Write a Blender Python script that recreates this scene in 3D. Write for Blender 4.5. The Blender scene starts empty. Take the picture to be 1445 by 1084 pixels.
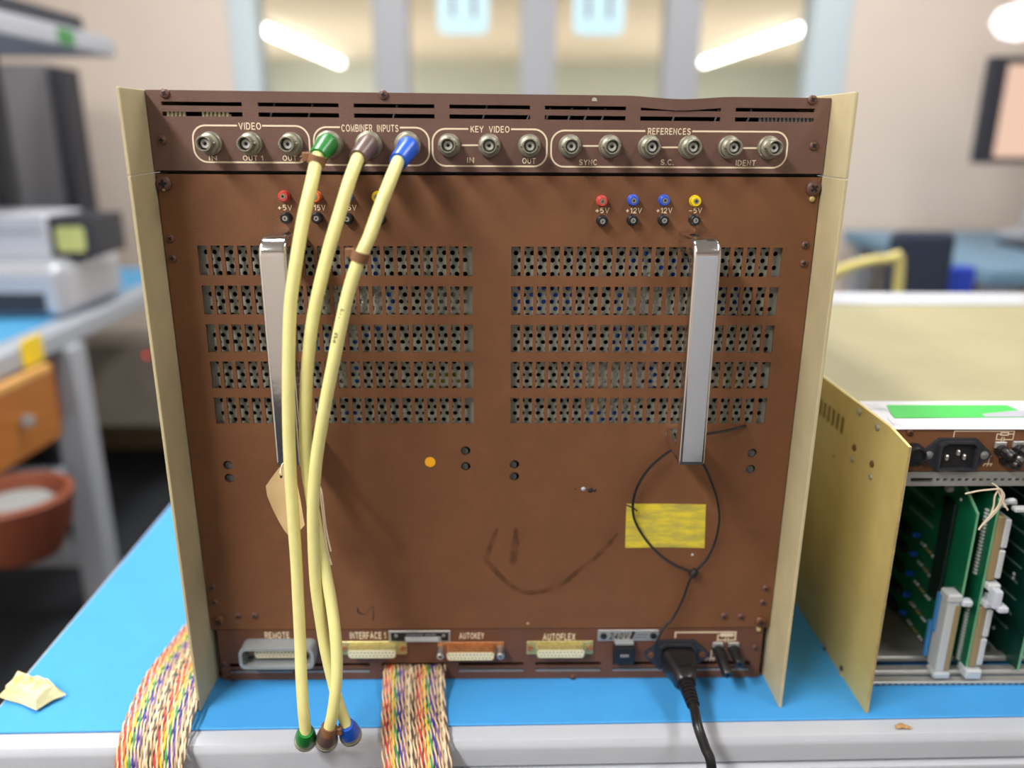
import bpy, bmesh, math, random
from mathutils import Vector, Matrix
random.seed(7)
PI = math.pi
SC = bpy.context.scene
COL = SC.collection

# ---------------------------------------------------------------- camera (solved from the photograph's perspective)
CAM = Vector((0.0050, -0.5485, 0.4217)); YAW, PITCH, ROLL, FPX = 0.01767, 0.30119, -0.00603, 1136.3
_f = Vector((math.sin(YAW)*math.cos(PITCH), math.cos(YAW)*math.cos(PITCH), -math.sin(PITCH)))
_r0 = Vector((math.cos(YAW), -math.sin(YAW), 0)); _d0 = _f.cross(_r0)
_r = math.cos(ROLL)*_r0 + math.sin(ROLL)*_d0; _d = -math.sin(ROLL)*_r0 + math.cos(ROLL)*_d0
cd = bpy.data.cameras.new('camera'); cam = bpy.data.objects.new('camera', cd); COL.objects.link(cam)
cam.matrix_world = Matrix(((_r.x, -_d.x, -_f.x, CAM.x), (_r.y, -_d.y, -_f.y, CAM.y), (_r.z, -_d.z, -_f.z, CAM.z), (0, 0, 0, 1)))
cd.sensor_width = 36.0; cd.lens = FPX/1445*36; cd.clip_start = 0.01; cd.clip_end = 60
cd.dof.use_dof = True; cd.dof.focus_distance = 0.540; cd.dof.aperture_fstop = cd.lens/11.5
SC.camera = cam
def ray(u, v): return _f + _r*((u-722.5)/FPX) + _d*((v-542)/FPX)
def atY(u, v, Y=0.0):
    d = ray(u, v); return CAM + d*((Y-CAM.y)/d.y)
def atZ(u, v, Z=0.0):
    d = ray(u, v); return CAM + d*((Z-CAM.z)/d.z)
def atX(u, v, X=0.0):
    d = ray(u, v); return CAM + d*((X-CAM.x)/d.x)

# ---------------------------------------------------------------- world and exposure
w = bpy.data.worlds.new('world'); SC.world = w; w.use_nodes = True
w.node_tree.nodes['Background'].inputs[0].default_value = (0.85, 0.9, 1.0, 1); w.node_tree.nodes['Background'].inputs[1].default_value = 0.4
vs = SC.view_settings; vs.view_transform = 'Standard'; vs.look = 'None'; vs.gamma = 1; vs.use_curve_mapping = False
vs.exposure = 0.85
CEIL, FLOOR = 1.75, -0.75
# ceiling fluorescent fittings of this room: x, y, length, width, watts, colour, label
FITTINGS = [(-1.05, -1.15, 1.5, 0.26, 35, (1.0, 0.99, 0.97), 'twin tube ceiling light nearest above the left of the bench'),
            (0.95, -0.75, 1.5, 0.26, 6.5, (1.0, 0.99, 0.97), 'twin tube ceiling light above the right of the bench'),
            (-0.45, 0.95, 1.5, 0.26, 17, (1.0, 0.98, 0.95), 'twin tube ceiling light near the far left corner'),
            (0.95, 1.25, 1.5, 0.26, 10, (1.0, 0.98, 0.95), 'twin tube ceiling light near the far right corner')]

# ---------------------------------------------------------------- materials
def lin(c):
    return tuple(((x/255)/12.92 if x/255 <= 0.04045 else ((x/255+0.055)/1.055)**2.4) for x in c)
def mat(name, rgb, rough=0.5, metal=0.0, var=0.0, scale=60.0, bump=0.0, bscale=400.0, spec=0.5, emit=None, coat=0.0, rgb2=None, stretch=None):
    m = bpy.data.materials.new(name); m.use_nodes = True
    nt = m.node_tree; b = nt.nodes['Principled BSDF']; L = nt.links
    c = lin(rgb); b.inputs['Base Color'].default_value = (*c, 1)
    b.inputs['Roughness'].default_value = rough; b.inputs['Metallic'].default_value = metal
    b.inputs['Specular IOR Level'].default_value = spec; b.inputs['Coat Weight'].default_value = coat
    if var > 0 or bump > 0:
        tc = nt.nodes.new('ShaderNodeTexCoord'); src = tc.outputs['Object']
        if stretch:
            mp = nt.nodes.new('ShaderNodeMapping'); mp.inputs['Scale'].default_value = stretch; L.new(src, mp.inputs['Vector']); src = mp.outputs[0]
    if var > 0:
        n = nt.nodes.new('ShaderNodeTexNoise'); n.inputs['Scale'].default_value = scale; n.inputs['Detail'].default_value = 6; n.inputs['Roughness'].default_value = 0.65
        L.new(src, n.inputs['Vector'])
        r = nt.nodes.new('ShaderNodeValToRGB'); r.color_ramp.elements[0].position = 0.3; r.color_ramp.elements[1].position = 0.7
        c2 = lin(rgb2) if rgb2 else tuple(min(1, x*(1+var)) for x in c)
        c1 = c if rgb2 else tuple(x*(1-var) for x in c)
        r.color_ramp.elements[0].color = (*c1, 1); r.color_ramp.elements[1].color = (*c2, 1)
        L.new(n.outputs['Fac'], r.inputs[0]); L.new(r.outputs[0], b.inputs['Base Color'])
    if bump > 0:
        n2 = nt.nodes.new('ShaderNodeTexNoise'); n2.inputs['Scale'].default_value = bscale; n2.inputs['Detail'].default_value = 3
        L.new(src, n2.inputs['Vector'])
        bp = nt.nodes.new('ShaderNodeBump'); bp.inputs['Strength'].default_value = bump; bp.inputs['Distance'].default_value = 0.001
        L.new(n2.outputs['Fac'], bp.inputs['Height']); L.new(bp.outputs[0], b.inputs['Normal'])
    if emit:
        b.inputs['Emission Color'].default_value = (*lin(emit[0]), 1); b.inputs['Emission Strength'].default_value = emit[1]
    return m
M = {}
M['brown'] = mat('brown_paint', (115, 76, 49), 0.55, var=0.10, scale=35, bump=0.25, bscale=900, spec=0.35)
M['brown_low'] = mat('brown_paint_lower', (104, 68, 50), 0.55, var=0.10, scale=35, bump=0.25, bscale=900, spec=0.35)
M['brown_top'] = mat('brown_paint_upper', (106, 78, 68), 0.5, var=0.10, scale=35, bump=0.25, bscale=900, spec=0.45)
M['brown_dark'] = mat('brown_screw', (100, 68, 58), 0.45, var=0.2, scale=300)
M['rust'] = mat('worn_screw', (110, 70, 45), 0.45, metal=0.3, var=0.3, scale=400)
M['flange'] = mat('beige_plate', (190, 177, 140), 0.5, var=0.08, scale=30, bump=0.1, bscale=500)
M['chrome'] = mat('chrome', (225, 226, 228), 0.10, metal=1.0, bump=0.03, bscale=150)
M['nickel'] = mat('dull_nickel', (156, 153, 136), 0.42, metal=0.6, var=0.12, scale=500)
M['steel'] = mat('steel', (180, 180, 176), 0.35, metal=0.8, var=0.1, scale=200)
M['alum'] = mat('aluminium', (178, 178, 174), 0.42, metal=0.6, var=0.08, scale=80)
M['zinc'] = mat('zinc_plate', (160, 162, 148), 0.5, metal=0.15, var=0.12, scale=120)
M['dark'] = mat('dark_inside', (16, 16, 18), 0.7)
M['black'] = mat('black_plastic', (22, 23, 27), 0.42, var=0.1, scale=200)
M['inlet'] = mat('charcoal_plastic', (44, 46, 52), 0.4)
M['blackrub'] = mat('black_rubber', (24, 24, 27), 0.38, coat=0.2)
M['print'] = mat('cream_print', (232, 214, 184), 0.6)
M['white_pl'] = mat('white_dielectric', (214, 216, 214), 0.45)
M['cream'] = mat('cream_plastic', (222, 216, 182), 0.45, var=0.06, scale=400)
M['cable'] = mat('pale_yellow_jacket', (230, 223, 150), 0.38, var=0.05, scale=60, bump=0.08, bscale=500)
M['green'] = mat('green_boot', (22, 122, 44), 0.35)
M['brownboot'] = mat('brown_boot', (98, 76, 68), 0.4)
M['blue'] = mat('blue_boot', (24, 88, 205), 0.35)
M['clip'] = mat('brown_marker', (128, 90, 62), 0.38)
M['red'] = mat('red_socket', (202, 72, 68), 0.35)
M['orange'] = mat('orange_socket', (222, 110, 50), 0.35)
M['bluej'] = mat('blue_socket', (52, 88, 200), 0.35)
M['yellow'] = mat('yellow_socket', (238, 206, 20), 0.35)
M['sticker'] = mat('orange_sticker', (250, 178, 30), 0.5)
M['tag'] = mat('manila_card', (196, 168, 122), 0.7, var=0.08, scale=60)
M['string'] = mat('white_string', (220, 205, 180), 0.8)
M['mat'] = mat('blue_bench_mat', (68, 154, 220), 0.55, var=0.05, scale=14, bump=0.15, bscale=700, spec=0.3)
M['matedge'] = mat('mat_edge', (24, 60, 120), 0.6)
M['lam'] = mat('white_laminate', (184, 188, 196), 0.4, var=0.03, scale=20)
M['lam2'] = mat('grey_laminate', (196, 198, 202), 0.45, var=0.03, scale=20)
M['brass'] = mat('gold_passivated_steel', (205, 186, 120), 0.45, metal=0.3, var=0.12, scale=14, bump=0.05, bscale=300)
M['brasslid'] = mat('pale_gold_lid', (160, 153, 118), 0.5, metal=0.15, var=0.06, scale=12)
M['brassedge'] = mat('bare_gold_edge', (206, 186, 130), 0.35, metal=0.5, var=0.2, scale=150)
M['shell'] = mat('yellow_chromate_shell', (196, 184, 124), 0.38, metal=0.6, var=0.2, scale=300)
M['copper'] = mat('copper_shell', (186, 128, 84), 0.36, metal=0.6, var=0.3, scale=300)
M['greyhood'] = mat('grey_shroud', (138, 142, 142), 0.45, var=0.08, scale=200)
M['paper'] = mat('white_paper', (216, 216, 224), 0.6, var=0.02, scale=40)
M['greenstrip'] = mat('green_strip', (46, 188, 70), 0.5)
M['greyink'] = mat('grey_ink', (160, 160, 172), 0.6)
M['pcb'] = mat('green_circuit_board', (10, 88, 58), 0.35, var=0.2, scale=60, rgb2=(14, 104, 70))
M['pcbdark'] = mat('dark_green_board', (8, 54, 44), 0.4, var=0.2, scale=70)
M['darkgreen'] = mat('dark_green_module', (12, 34, 32), 0.45)
M['pcbedge'] = mat('board_edge', (110, 170, 130), 0.5)
M['trace'] = mat('tinned_trace', (120, 150, 136), 0.4, metal=0.2)
M['solder'] = mat('solder', (226, 230, 226), 0.4)
M['tan'] = mat('tan_header', (150, 130, 92), 0.5)
M['grey_pl'] = mat('pale_grey_plastic', (188, 192, 194), 0.45)
M['bluepl'] = mat('sky_blue_plastic', (66, 140, 205), 0.45)
M['bluecap'] = mat('blue_capacitor', (30, 92, 220), 0.4)
M['whitecap'] = mat('white_connector', (240, 240, 234), 0.5)
M['olivecap'] = mat('olive_capacitor', (168, 160, 50), 0.5)
M['tissue'] = mat('cream_tissue', (238, 226, 170), 0.8, var=0.05, scale=60)
M['crumb'] = mat('brown_crumb', (190, 146, 96), 0.8, var=0.3, scale=300)
M['wallp'] = mat('wall_paint', (220, 207, 196), 0.75, var=0.03, scale=2.0)
M['ceilp'] = mat('ceiling_paint', (225, 220, 210), 0.8, var=0.02, scale=3)
M['carpet'] = mat('dark_carpet', (40, 44, 50), 0.95, var=0.25, scale=60)
M['skirt'] = mat('tan_skirting', (150, 132, 104), 0.6)
M['upvc'] = mat('pale_grey_frame', (164, 167, 174), 0.45)
M['upvcb'] = mat('pale_blue_frame', (196, 212, 220), 0.4)
M['hallwall'] = mat('hall_wall', (196, 202, 196), 0.8, var=0.02, scale=1)
M['hallceil'] = mat('hall_ceiling', (230, 220, 206), 0.8, var=0.02, scale=1)
M['plate'] = mat('pale_blue_plate', (200, 234, 248), 0.4)
M['greycase'] = mat('grey_case', (110, 110, 114), 0.5)
M['warmgrey'] = mat('warm_grey_case', (178, 172, 162), 0.55, var=0.15, scale=9)
M['darkcase'] = mat('charcoal_case', (44, 46, 56), 0.5)
M['silver'] = mat('silver_wrap', (196, 200, 210), 0.3, metal=0.4)
M['benchgrey'] = mat('grey_bench_frame', (164, 170, 180), 0.5)
M['benchblue'] = mat('blue_bench_top', (80, 160, 210), 0.5)
M['benchpale'] = mat('dusty_blue_top', (108, 142, 168), 0.5)
M['wood'] = mat('orange_wood', (168, 104, 44), 0.5, var=0.15, scale=12, stretch=(1, 1, 8))
M['woodlit'] = mat('lit_wood_edge', (214, 162, 96), 0.5, var=0.1, scale=12)  # lighter copy of the wood: light on the drawer's top edge, painted
M['woodd'] = mat('red_brown_wood', (120, 62, 40), 0.5, var=0.15, scale=12)
M['whitebox'] = mat('white_box', (196, 200, 212), 0.5)
M['lime'] = mat('yellow_green_label', (196, 204, 128), 0.5)
M['shelf'] = mat('light_shelf', (166, 168, 178), 0.45)
M['yellowtube'] = mat('yellow_tube', (206, 190, 110), 0.4)
M['navy'] = mat('navy_fabric', (38, 48, 66), 0.85)
M['royal'] = mat('royal_blue_plastic', (40, 70, 190), 0.45)
M['tube'] = mat('fluorescent_tube', (255, 250, 240), 0.5, emit=((255, 246, 232), 6.5))
M['diff'] = mat('light_diffuser', (240, 240, 240), 0.5, emit=((255, 250, 242), 4.0))
M['screen'] = mat('lit_screen', (20, 20, 20), 0.3, emit=((255, 214, 190), 0.48))
M['lampglow'] = mat('lamp_glow', (255, 250, 250), 0.4, emit=((255, 248, 252), 1.2))
M['redled'] = mat('red_indicator', (220, 40, 30), 0.4, emit=((255, 50, 40), 1.5))
M['ink'] = mat('dark_ink', (44, 36, 34), 0.6)
# glass pane: mostly clear, a little mirror, by angle
g = bpy.data.materials.new('pane_glass'); g.use_nodes = True
nt = g.node_tree; nt.nodes.clear()
o_ = nt.nodes.new('ShaderNodeOutputMaterial'); mx = nt.nodes.new('ShaderNodeMixShader'); tr = nt.nodes.new('ShaderNodeBsdfTransparent'); gl = nt.nodes.new('ShaderNodeBsdfGlossy'); fr = nt.nodes.new('ShaderNodeFresnel')
gl.inputs['Roughness'].default_value = 0.02; fr.inputs['IOR'].default_value = 1.3; tr.inputs[0].default_value = (0.95, 0.97, 0.97, 1)
nt.links.new(fr.outputs[0], mx.inputs[0]); nt.links.new(tr.outputs[0], mx.inputs[1]); nt.links.new(gl.outputs[0], mx.inputs[2]); nt.links.new(mx.outputs[0], o_.inputs[0])
M['glass'] = g
# yellow tape with grey smudges: worn through where the noise says so
def smudged(name, rgb, rgb2, scale, lo, hi, stretch):
    m = mat(name, rgb, 0.6, var=0.1, scale=scale, rgb2=rgb2, stretch=stretch)
    for n in m.node_tree.nodes:
        if n.type == 'VALTORGB': n.color_ramp.elements[0].position = lo; n.color_ramp.elements[1].position = hi
    return m
M['tape'] = smudged('yellow_tape', (226, 206, 56), (150, 142, 84), 95, 0.40, 0.72, (0.40, 1, 1.5))
# water stain: thin see-through film
def film(name, rgb, alpha):
    m = bpy.data.materials.new(name); m.use_nodes = True; b = m.node_tree.nodes['Principled BSDF']
    b.inputs['Base Color'].default_value = (*lin(rgb), 1); b.inputs['Roughness'].default_value = 0.6
    tc = m.node_tree.nodes.new('ShaderNodeTexCoord'); n = m.node_tree.nodes.new('ShaderNodeTexNoise'); n.inputs['Scale'].default_value = 90
    mr = m.node_tree.nodes.new('ShaderNodeMapRange'); mr.inputs['From Min'].default_value = 0.3; mr.inputs['From Max'].default_value = 0.65; mr.inputs['To Max'].default_value = alpha
    m.node_tree.links.new(tc.outputs['Object'], n.inputs['Vector']); m.node_tree.links.new(n.outputs['Fac'], mr.inputs['Value']); m.node_tree.links.new(mr.outputs[0], b.inputs['Alpha'])
    return m
M['stain'] = film('water_stain', (62, 32, 12), 0.34)
M['pencil'] = film('faint_mark', (30, 26, 28), 0.9)

# ---------------------------------------------------------------- mesh builder
class MB:
    def __init__(s): s.v = []; s.f = []; s.m = []; s.mats = []; s.cur = 0; s.wn = False
    def use(s, m):
        m = M[m]
        if m not in s.mats: s.mats.append(m)
        s.cur = s.mats.index(m); return s
    def add(s, vs_, fs):
        o = len(s.v); s.v += [tuple(p) for p in vs_]
        for f in fs: s.f.append([i+o for i in f]); s.m.append(s.cur)
        return s
    def box(s, x0, x1, y0, y1, z0, z1):
        v = [(x, y, z) for x in (x0, x1) for y in (y0, y1) for z in (z0, z1)]
        return s.add(v, [(0, 1, 3, 2), (4, 6, 7, 5), (0, 4, 5, 1), (2, 3, 7, 6), (0, 2, 6, 4), (1, 5, 7, 3)])
    def bbox(s, x0, x1, y0, y1, z0, z1, r=0.002, seg=2):
        s.wn = True; bm = bmesh.new(); bmesh.ops.create_cube(bm, size=1)
        for v in bm.verts:
            v.co = Vector(((x0+x1)/2+v.co.x*(x1-x0), (y0+y1)/2+v.co.y*(y1-y0), (z0+z1)/2+v.co.z*(z1-z0)))
        bmesh.ops.bevel(bm, geom=bm.edges[:], offset=r, segments=seg, profile=0.5, affect='EDGES', clamp_overlap=True)
        bm.verts.index_update()
        s.add([v.co for v in bm.verts], [[v.index for v in f.verts] for f in bm.faces]); bm.free(); return s
    def prism(s, poly, a, b, axis='Y'):
        """poly of 2D points, extruded from a to b along axis; Y: (x,z), X: (y,z), Z: (x,y)"""
        n = len(poly)
        def P(p, t): return {'Y': (p[0], t, p[1]), 'X': (t, p[0], p[1]), 'Z': (p[0], p[1], t)}[axis]
        v = [P(p, a) for p in poly]+[P(p, b) for p in poly]
        return s.add(v, [list(range(n)), list(range(2*n-1, n-1, -1))]+[(i, i+n, (i+1) % n+n, (i+1) % n) for i in range(n)])
    def ringprism(s, po, pi, a, b, axis='Y'):
        n = len(po)
        def P(p, t): return {'Y': (p[0], t, p[1]), 'X': (t, p[0], p[1]), 'Z': (p[0], p[1], t)}[axis]
        v = [P(p, a) for p in po]+[P(p, b) for p in po]+[P(p, a) for p in pi]+[P(p, b) for p in pi]
        fs = []
        for i in range(n):
            j = (i+1) % n
            fs += [(i, j, j+n, i+n), (i+2*n, i+3*n, j+3*n, j+2*n), (i, i+2*n, j+2*n, j), (i+n, j+n, j+3*n, i+3*n)]
        return s.add(v, fs)
    def lathe(s, prof, c=(0, 0, 0), d=(0, -1, 0), n=24, cap=True):
        """prof: (r, t) along direction d from c"""
        d = Vector(d).normalized(); c = Vector(c)
        a = d.orthogonal().normalized(); b = d.cross(a)
        v = []; fs = []
        for (r, t) in prof:
            for k in range(n):
                q = 2*PI*k/n; v.append(c+d*t+a*(r*math.cos(q))+b*(r*math.sin(q)))
        for i in range(len(prof)-1):
            for k in range(n):
                fs.append((i*n+k, i*n+(k+1) % n, (i+1)*n+(k+1) % n, (i+1)*n+k))
        if cap: fs += [list(range(n-1, -1, -1)), list(range((len(prof)-1)*n, len(prof)*n))]
        return s.add(v, fs)
    def tube(s, pts, r, n=8, sub=6, cap=True, flat=1.0):
        pts = [Vector(p) for p in pts]
        P = spline(pts, sub) if sub > 1 else pts
        T = [(P[min(i+1, len(P)-1)]-P[max(i-1, 0)]).normalized() for i in range(len(P))]
        a = T[0].orthogonal().normalized(); v = []; fs = []
        for i, p in enumerate(P):
            a = (a-T[i]*a.dot(T[i])).normalized(); b = T[i].cross(a)
            rr = r(i/(len(P)-1)) if callable(r) else r
            for k in range(n):
                q = 2*PI*k/n; v.append(p+a*(rr*math.cos(q))+b*(rr*flat*math.sin(q)))
        for i in range(len(P)-1):
            for k in range(n): fs.append((i*n+k, i*n+(k+1) % n, (i+1)*n+(k+1) % n, (i+1)*n+k))
        if cap: fs += [list(range(n-1, -1, -1)), list(range((len(P)-1)*n, len(P)*n))]
        return s.add(v, fs)
    def build(s, name, mtl=None, parent=None, loc=None, smooth=True, label=None):
        me = bpy.data.meshes.new(name); me.from_pydata(s.v, [], s.f)
        for m in (s.mats or [M[mtl]]): me.materials.append(m)
        if s.mats:
            for p, i in zip(me.polygons, s.m): p.material_index = i
        bm = bmesh.new(); bm.from_mesh(me); bmesh.ops.recalc_face_normals(bm, faces=bm.faces[:]); bm.to_mesh(me); bm.free()
        if smooth:
            me.shade_smooth(); me.set_sharp_from_angle(angle=0.6)
        o = link(name, me, parent, loc, label)
        if smooth and s.wn: o.modifiers.new('face_weighted_normals', 'WEIGHTED_NORMAL').keep_sharp = True
        return o
WL = {}
def link(name, me, parent=None, loc=None, label=None):
    o = bpy.data.objects.new(name, me); COL.objects.link(o)
    L = Vector(loc) if loc is not None else Vector((0, 0, 0))
    WL[o.name] = L
    if parent is not None: o.parent = parent; o.location = L-WL[parent.name]
    else: o.location = L
    if label: o['label'] = label
    return o
def spline(pts, sub):
    out = []; n = len(pts)
    for i in range(n-1):
        p0, p1, p2, p3 = pts[max(i-1, 0)], pts[i], pts[i+1], pts[min(i+2, n-1)]
        for k in range(sub):
            t = k/sub
            out.append(0.5*((2*p1)+(p2-p0)*t+(2*p0-5*p1+4*p2-p3)*t*t+(3*p1-p0-3*p2+p3)*t**3))
    out.append(pts[-1]); return out
def tag(o, label, cat, group=None, kind=None):
    o['label'] = label; o['category'] = cat
    if group: o['group'] = group
    if kind: o['kind'] = kind
    return o
def thing(name, loc, label, cat, group=None, rz=0):
    o = bpy.data.objects.new(name, None); COL.objects.link(o); o.location = loc; o.rotation_euler.z = rz; o.empty_display_size = 0.02
    WL[o.name] = Vector(loc); return tag(o, label, cat, group)
def structure(o): o['kind'] = 'structure'; return o
def copy_part(src, parent, loc, label=None):
    c = src.copy(); COL.objects.link(c); c.parent = parent; WL[c.name] = Vector(loc); c.location = Vector(loc)-WL[parent.name]
    for ch in src.children:
        k = ch.copy(); COL.objects.link(k); k.parent = c; WL[k.name] = Vector(loc)+ch.location
    if label: c['label'] = label
    return c
def rrect(x0, x1, z0, z1, r, n=5):
    P = []
    for cx, cz, a in ((x1-r, z1-r, 0), (x0+r, z1-r, PI/2), (x0+r, z0+r, PI), (x1-r, z0+r, 1.5*PI)):
        for k in range(n+1): q = a+PI/2*k/n; P.append((cx+r*math.cos(q), cz+r*math.sin(q)))
    return P
def circ(x, z, r, n=16): return [(x+r*math.cos(2*PI*k/n), z+r*math.sin(2*PI*k/n)) for k in range(n)]

def plate(mb, a0, a1, b0, b1, y0, y1, rects=(), circs=(), xcuts=(), fn=None, edges='LRTB'):
    """sheet in the (a,b) plane between depths y0 and y1, with real rectangular and round openings; fn maps (a,b,t) to xyz"""
    fn = fn or (lambda a, b, t: (a, t, b))
    E = 1e-7
    sq = [(x-r*1.25, x+r*1.25, z-r*1.25, z+r*1.25) for x, z, r in circs]
    A = sorted(set([a0, a1]+[v for q in rects for v in q[:2]]+[v for q in sq for v in q[:2]]+list(xcuts)))
    B = sorted(set([b0, b1]+[v for q in rects for v in q[2:]]+[v for q in sq for v in q[2:]]))
    na, nb = len(A), len(B); hole = {}
    for i in range(na-1):
        for j in range(nb-1):
            ca, cb = (A[i]+A[i+1])/2, (B[j]+B[j+1])/2; hole[i, j] = 0
            for q in rects:
                if q[0]-E < ca < q[1]+E and q[2]-E < cb < q[3]+E: hole[i, j] = 1; break
            for k, q in enumerate(sq):
                if q[0] < ca < q[1] and q[2] < cb < q[3]: hole[i, j] = 2+k
    V = []; idx = {}
    def vid(i, j, s):
        if (i, j, s) not in idx: idx[i, j, s] = len(V); V.append(fn(A[i], B[j], (y0, y1)[s]))
        return idx[i, j, s]
    F = []
    for i in range(na-1):
        for j in range(nb-1):
            if hole[i, j] == 0:
                F.append([vid(i, j, 0), vid(i+1, j, 0), vid(i+1, j+1, 0), vid(i, j+1, 0)])
                F.append([vid(i, j, 1), vid(i, j+1, 1), vid(i+1, j+1, 1), vid(i+1, j, 1)])
            for di, dj, ea, eb in ((-1, 0, (i, j), (i, j+1)), (1, 0, (i+1, j), (i+1, j+1)), (0, -1, (i, j), (i+1, j)), (0, 1, (i, j+1), (i+1, j+1))):
                nbh = hole.get((i+di, j+dj), 1)
                if hole[i, j] != 1 and nbh == 1:
                    F.append([vid(*ea, 0), vid(*eb, 0), vid(*eb, 1), vid(*ea, 1)])
            if hole[i, j] >= 2:
                x, z, r = circs[hole[i, j]-2]; n = 16; ring = []
                for s in (0, 1):
                    for k in range(n):
                        q = 2*PI*(k+0.0)/n; ring.append(len(V)); V.append(fn(x+r*math.cos(q), z+r*math.sin(q), (y0, y1)[s]))
                for k in range(n): F.append([ring[k], ring[(k+1) % n], ring[n+(k+1) % n], ring[n+k]])
                cor = [(i+1, j+1), (i, j+1), (i, j), (i+1, j)]
                for s in (0, 1):
                    for c4 in range(4):
                        st = 2+c4*4   # arc of 4 steps centred on each corner ends half way along the sides
                        c = vid(*cor[c4], s); lo = c4*4
                        for k in range(4): F.append([c, ring[s*n+(lo+k) % n], ring[s*n+(lo+k+1) % n]])
                        c2 = vid(*cor[(c4+1) % 4], s); F.append([c, c2, ring[s*n+(lo+4) % n]])
    mb.add(V, F); return mb

# ---------------------------------------------------------------- lettering
def lettering(s, u0, v0, u1, v1, Y, mtl, parent, name='lettering', fit=True, bold=0.018, shear=0.0, hold=None):
    """flat print whose letters fill the given stretch of the panel at depth Y"""
    p0, p1 = atY(u0, v1, Y), atY(u1, v0, Y)
    return lettering_xz(s, p0.x, p1.x, p0.z, p1.z, Y, mtl, parent, name, bold, shear)
def arc(cx, cy, rx, ry, a0, a1, n=8): return [(cx+rx*math.cos(math.radians(a0+(a1-a0)*k/n)), cy+ry*math.sin(math.radians(a0+(a1-a0)*k/n))) for k in range(n+1)]
GLY = {'A': (0.78, [[(0, 0), (0.39, 1), (0.78, 0)], [(0.13, 0.34), (0.65, 0.34)]]),
 'B': (0.62, [[(0.36, 0.52), (0, 0.52), (0, 1)]+arc(0.36, 0.76, 0.22, 0.24, 90, -90), [(0, 0.52), (0, 0)]+arc(0.37, 0.26, 0.25, 0.26, -90, 90)]),
 'C': (0.72, [arc(0.38, 0.5, 0.38, 0.5, 48, 312, 14)]), 'D': (0.68, [[(0, 0), (0, 1)]+arc(0.30, 0.5, 0.38, 0.5, 90, -90, 10)+[(0, 0)]]),
 'E': (0.54, [[(0.54, 1), (0, 1), (0, 0), (0.56, 0)], [(0, 0.52), (0.48, 0.52)]]), 'F': (0.52, [[(0.52, 1), (0, 1), (0, 0)], [(0, 0.50), (0.46, 0.50)]]),
 'I': (0.0, [[(0, 0), (0, 1)]]), 'K': (0.62, [[(0, 0), (0, 1)], [(0.60, 1), (0, 0.38)], [(0.22, 0.60), (0.64, 0)]]), 'L': (0.50, [[(0, 1), (0, 0), (0.50, 0)]]),
 'M': (0.78, [[(0, 0), (0, 1), (0.39, 0.05), (0.78, 1), (0.78, 0)]]), 'N': (0.64, [[(0, 0), (0, 1), (0.64, 0), (0.64, 1)]]),
 'O': (0.80, [arc(0.40, 0.5, 0.40, 0.5, 0, 360, 18)]), 'P': (0.58, [[(0, 0), (0, 1)]+arc(0.33, 0.73, 0.25, 0.27, 90, -90)+[(0, 0.46)]]),
 'R': (0.62, [[(0, 0), (0, 1)]+arc(0.35, 0.74, 0.25, 0.26, 90, -90)+[(0, 0.48)], [(0.32, 0.48), (0.62, 0)]]),
 'S': (0.62, [arc(0.31, 0.75, 0.28, 0.25, 25, 270, 10)+arc(0.31, 0.25, 0.31, 0.25, 90, -155, 10)]), 'T': (0.66, [[(0, 1), (0.66, 1)], [(0.33, 1), (0.33, 0)]]),
 'U': (0.64, [[(0, 1)]+arc(0.32, 0.32, 0.32, 0.32, 180, 360, 10)+[(0.64, 1)]]), 'V': (0.70, [[(0, 1), (0.35, 0), (0.70, 1)]]), 'X': (0.66, [[(0, 0), (0.66, 1)], [(0, 1), (0.66, 0)]]),
 'Y': (0.68, [[(0, 1), (0.34, 0.46), (0.68, 1)], [(0.34, 0.46), (0.34, 0)]]), '1': (0.26, [[(0.0, 0.76), (0.16, 0.82), (0.26, 1), (0.26, 0)]]),
 '2': (0.56, [arc(0.28, 0.72, 0.28, 0.28, 170, -20, 8)+[(0.42, 0.42), (0.0, 0.0), (0.56, 0)]]), '4': (0.60, [[(0.60, 0.26), (0, 0.26), (0.44, 1), (0.44, 0)]]),
 '5': (0.56, [[(0.52, 1), (0.10, 1), (0.03, 0.52)]+arc(0.26, 0.32, 0.30, 0.32, 120, -118, 10)]), '0': (0.56, [arc(0.28, 0.5, 0.28, 0.5, 0, 360, 16)]),
 '/': (0.40, [[(0, -0.05), (0.40, 1.05)]]), '+': (0.52, [[(0, 0.42), (0.52, 0.42)], [(0.26, 0.16), (0.26, 0.68)]]), '-': (0.50, [[(0, 0.42), (0.50, 0.42)]]), '.': (0.0, [[(0, 0), (0, 0.03)]]), ' ': (0.10, [])}
def lettering_xz(s, x0, x1, z0, z1, Y, mtl, parent, name='lettering', bold=0.018, shear=0.0):
    sw = 0.17+bold; gap = 0.20+sw; pos = []; x = 0
    for ch in s: pos.append(x); x += GLY[ch][0]+gap
    tot = x-gap; mb = MB(); sx = (x1-x0)/(tot+sw); sz = (z1-z0)/(1+sw); k = 0
    for ch, px_ in zip(s, pos):
        for pl in GLY[ch][1]:
            L_, R_, closed = mitre([(p[0]+px_, p[1]) for p in pl], sw); yy = Y-0.00001*(k % 3); k += 1
            T = lambda p: (x0+(p[0]+sw/2+shear*p[1])*sx, yy, z0+(p[1]+sw/2)*sz)
            n = len(L_); mb.add([T(p) for p in L_]+[T(p) for p in R_], [(q, q+1, n+q+1, n+q) for q in range(n-1)]+([(n-1, 0, n, 2*n-1)] if closed else []))
    return mb.build(name, mtl, parent, smooth=False)
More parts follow.
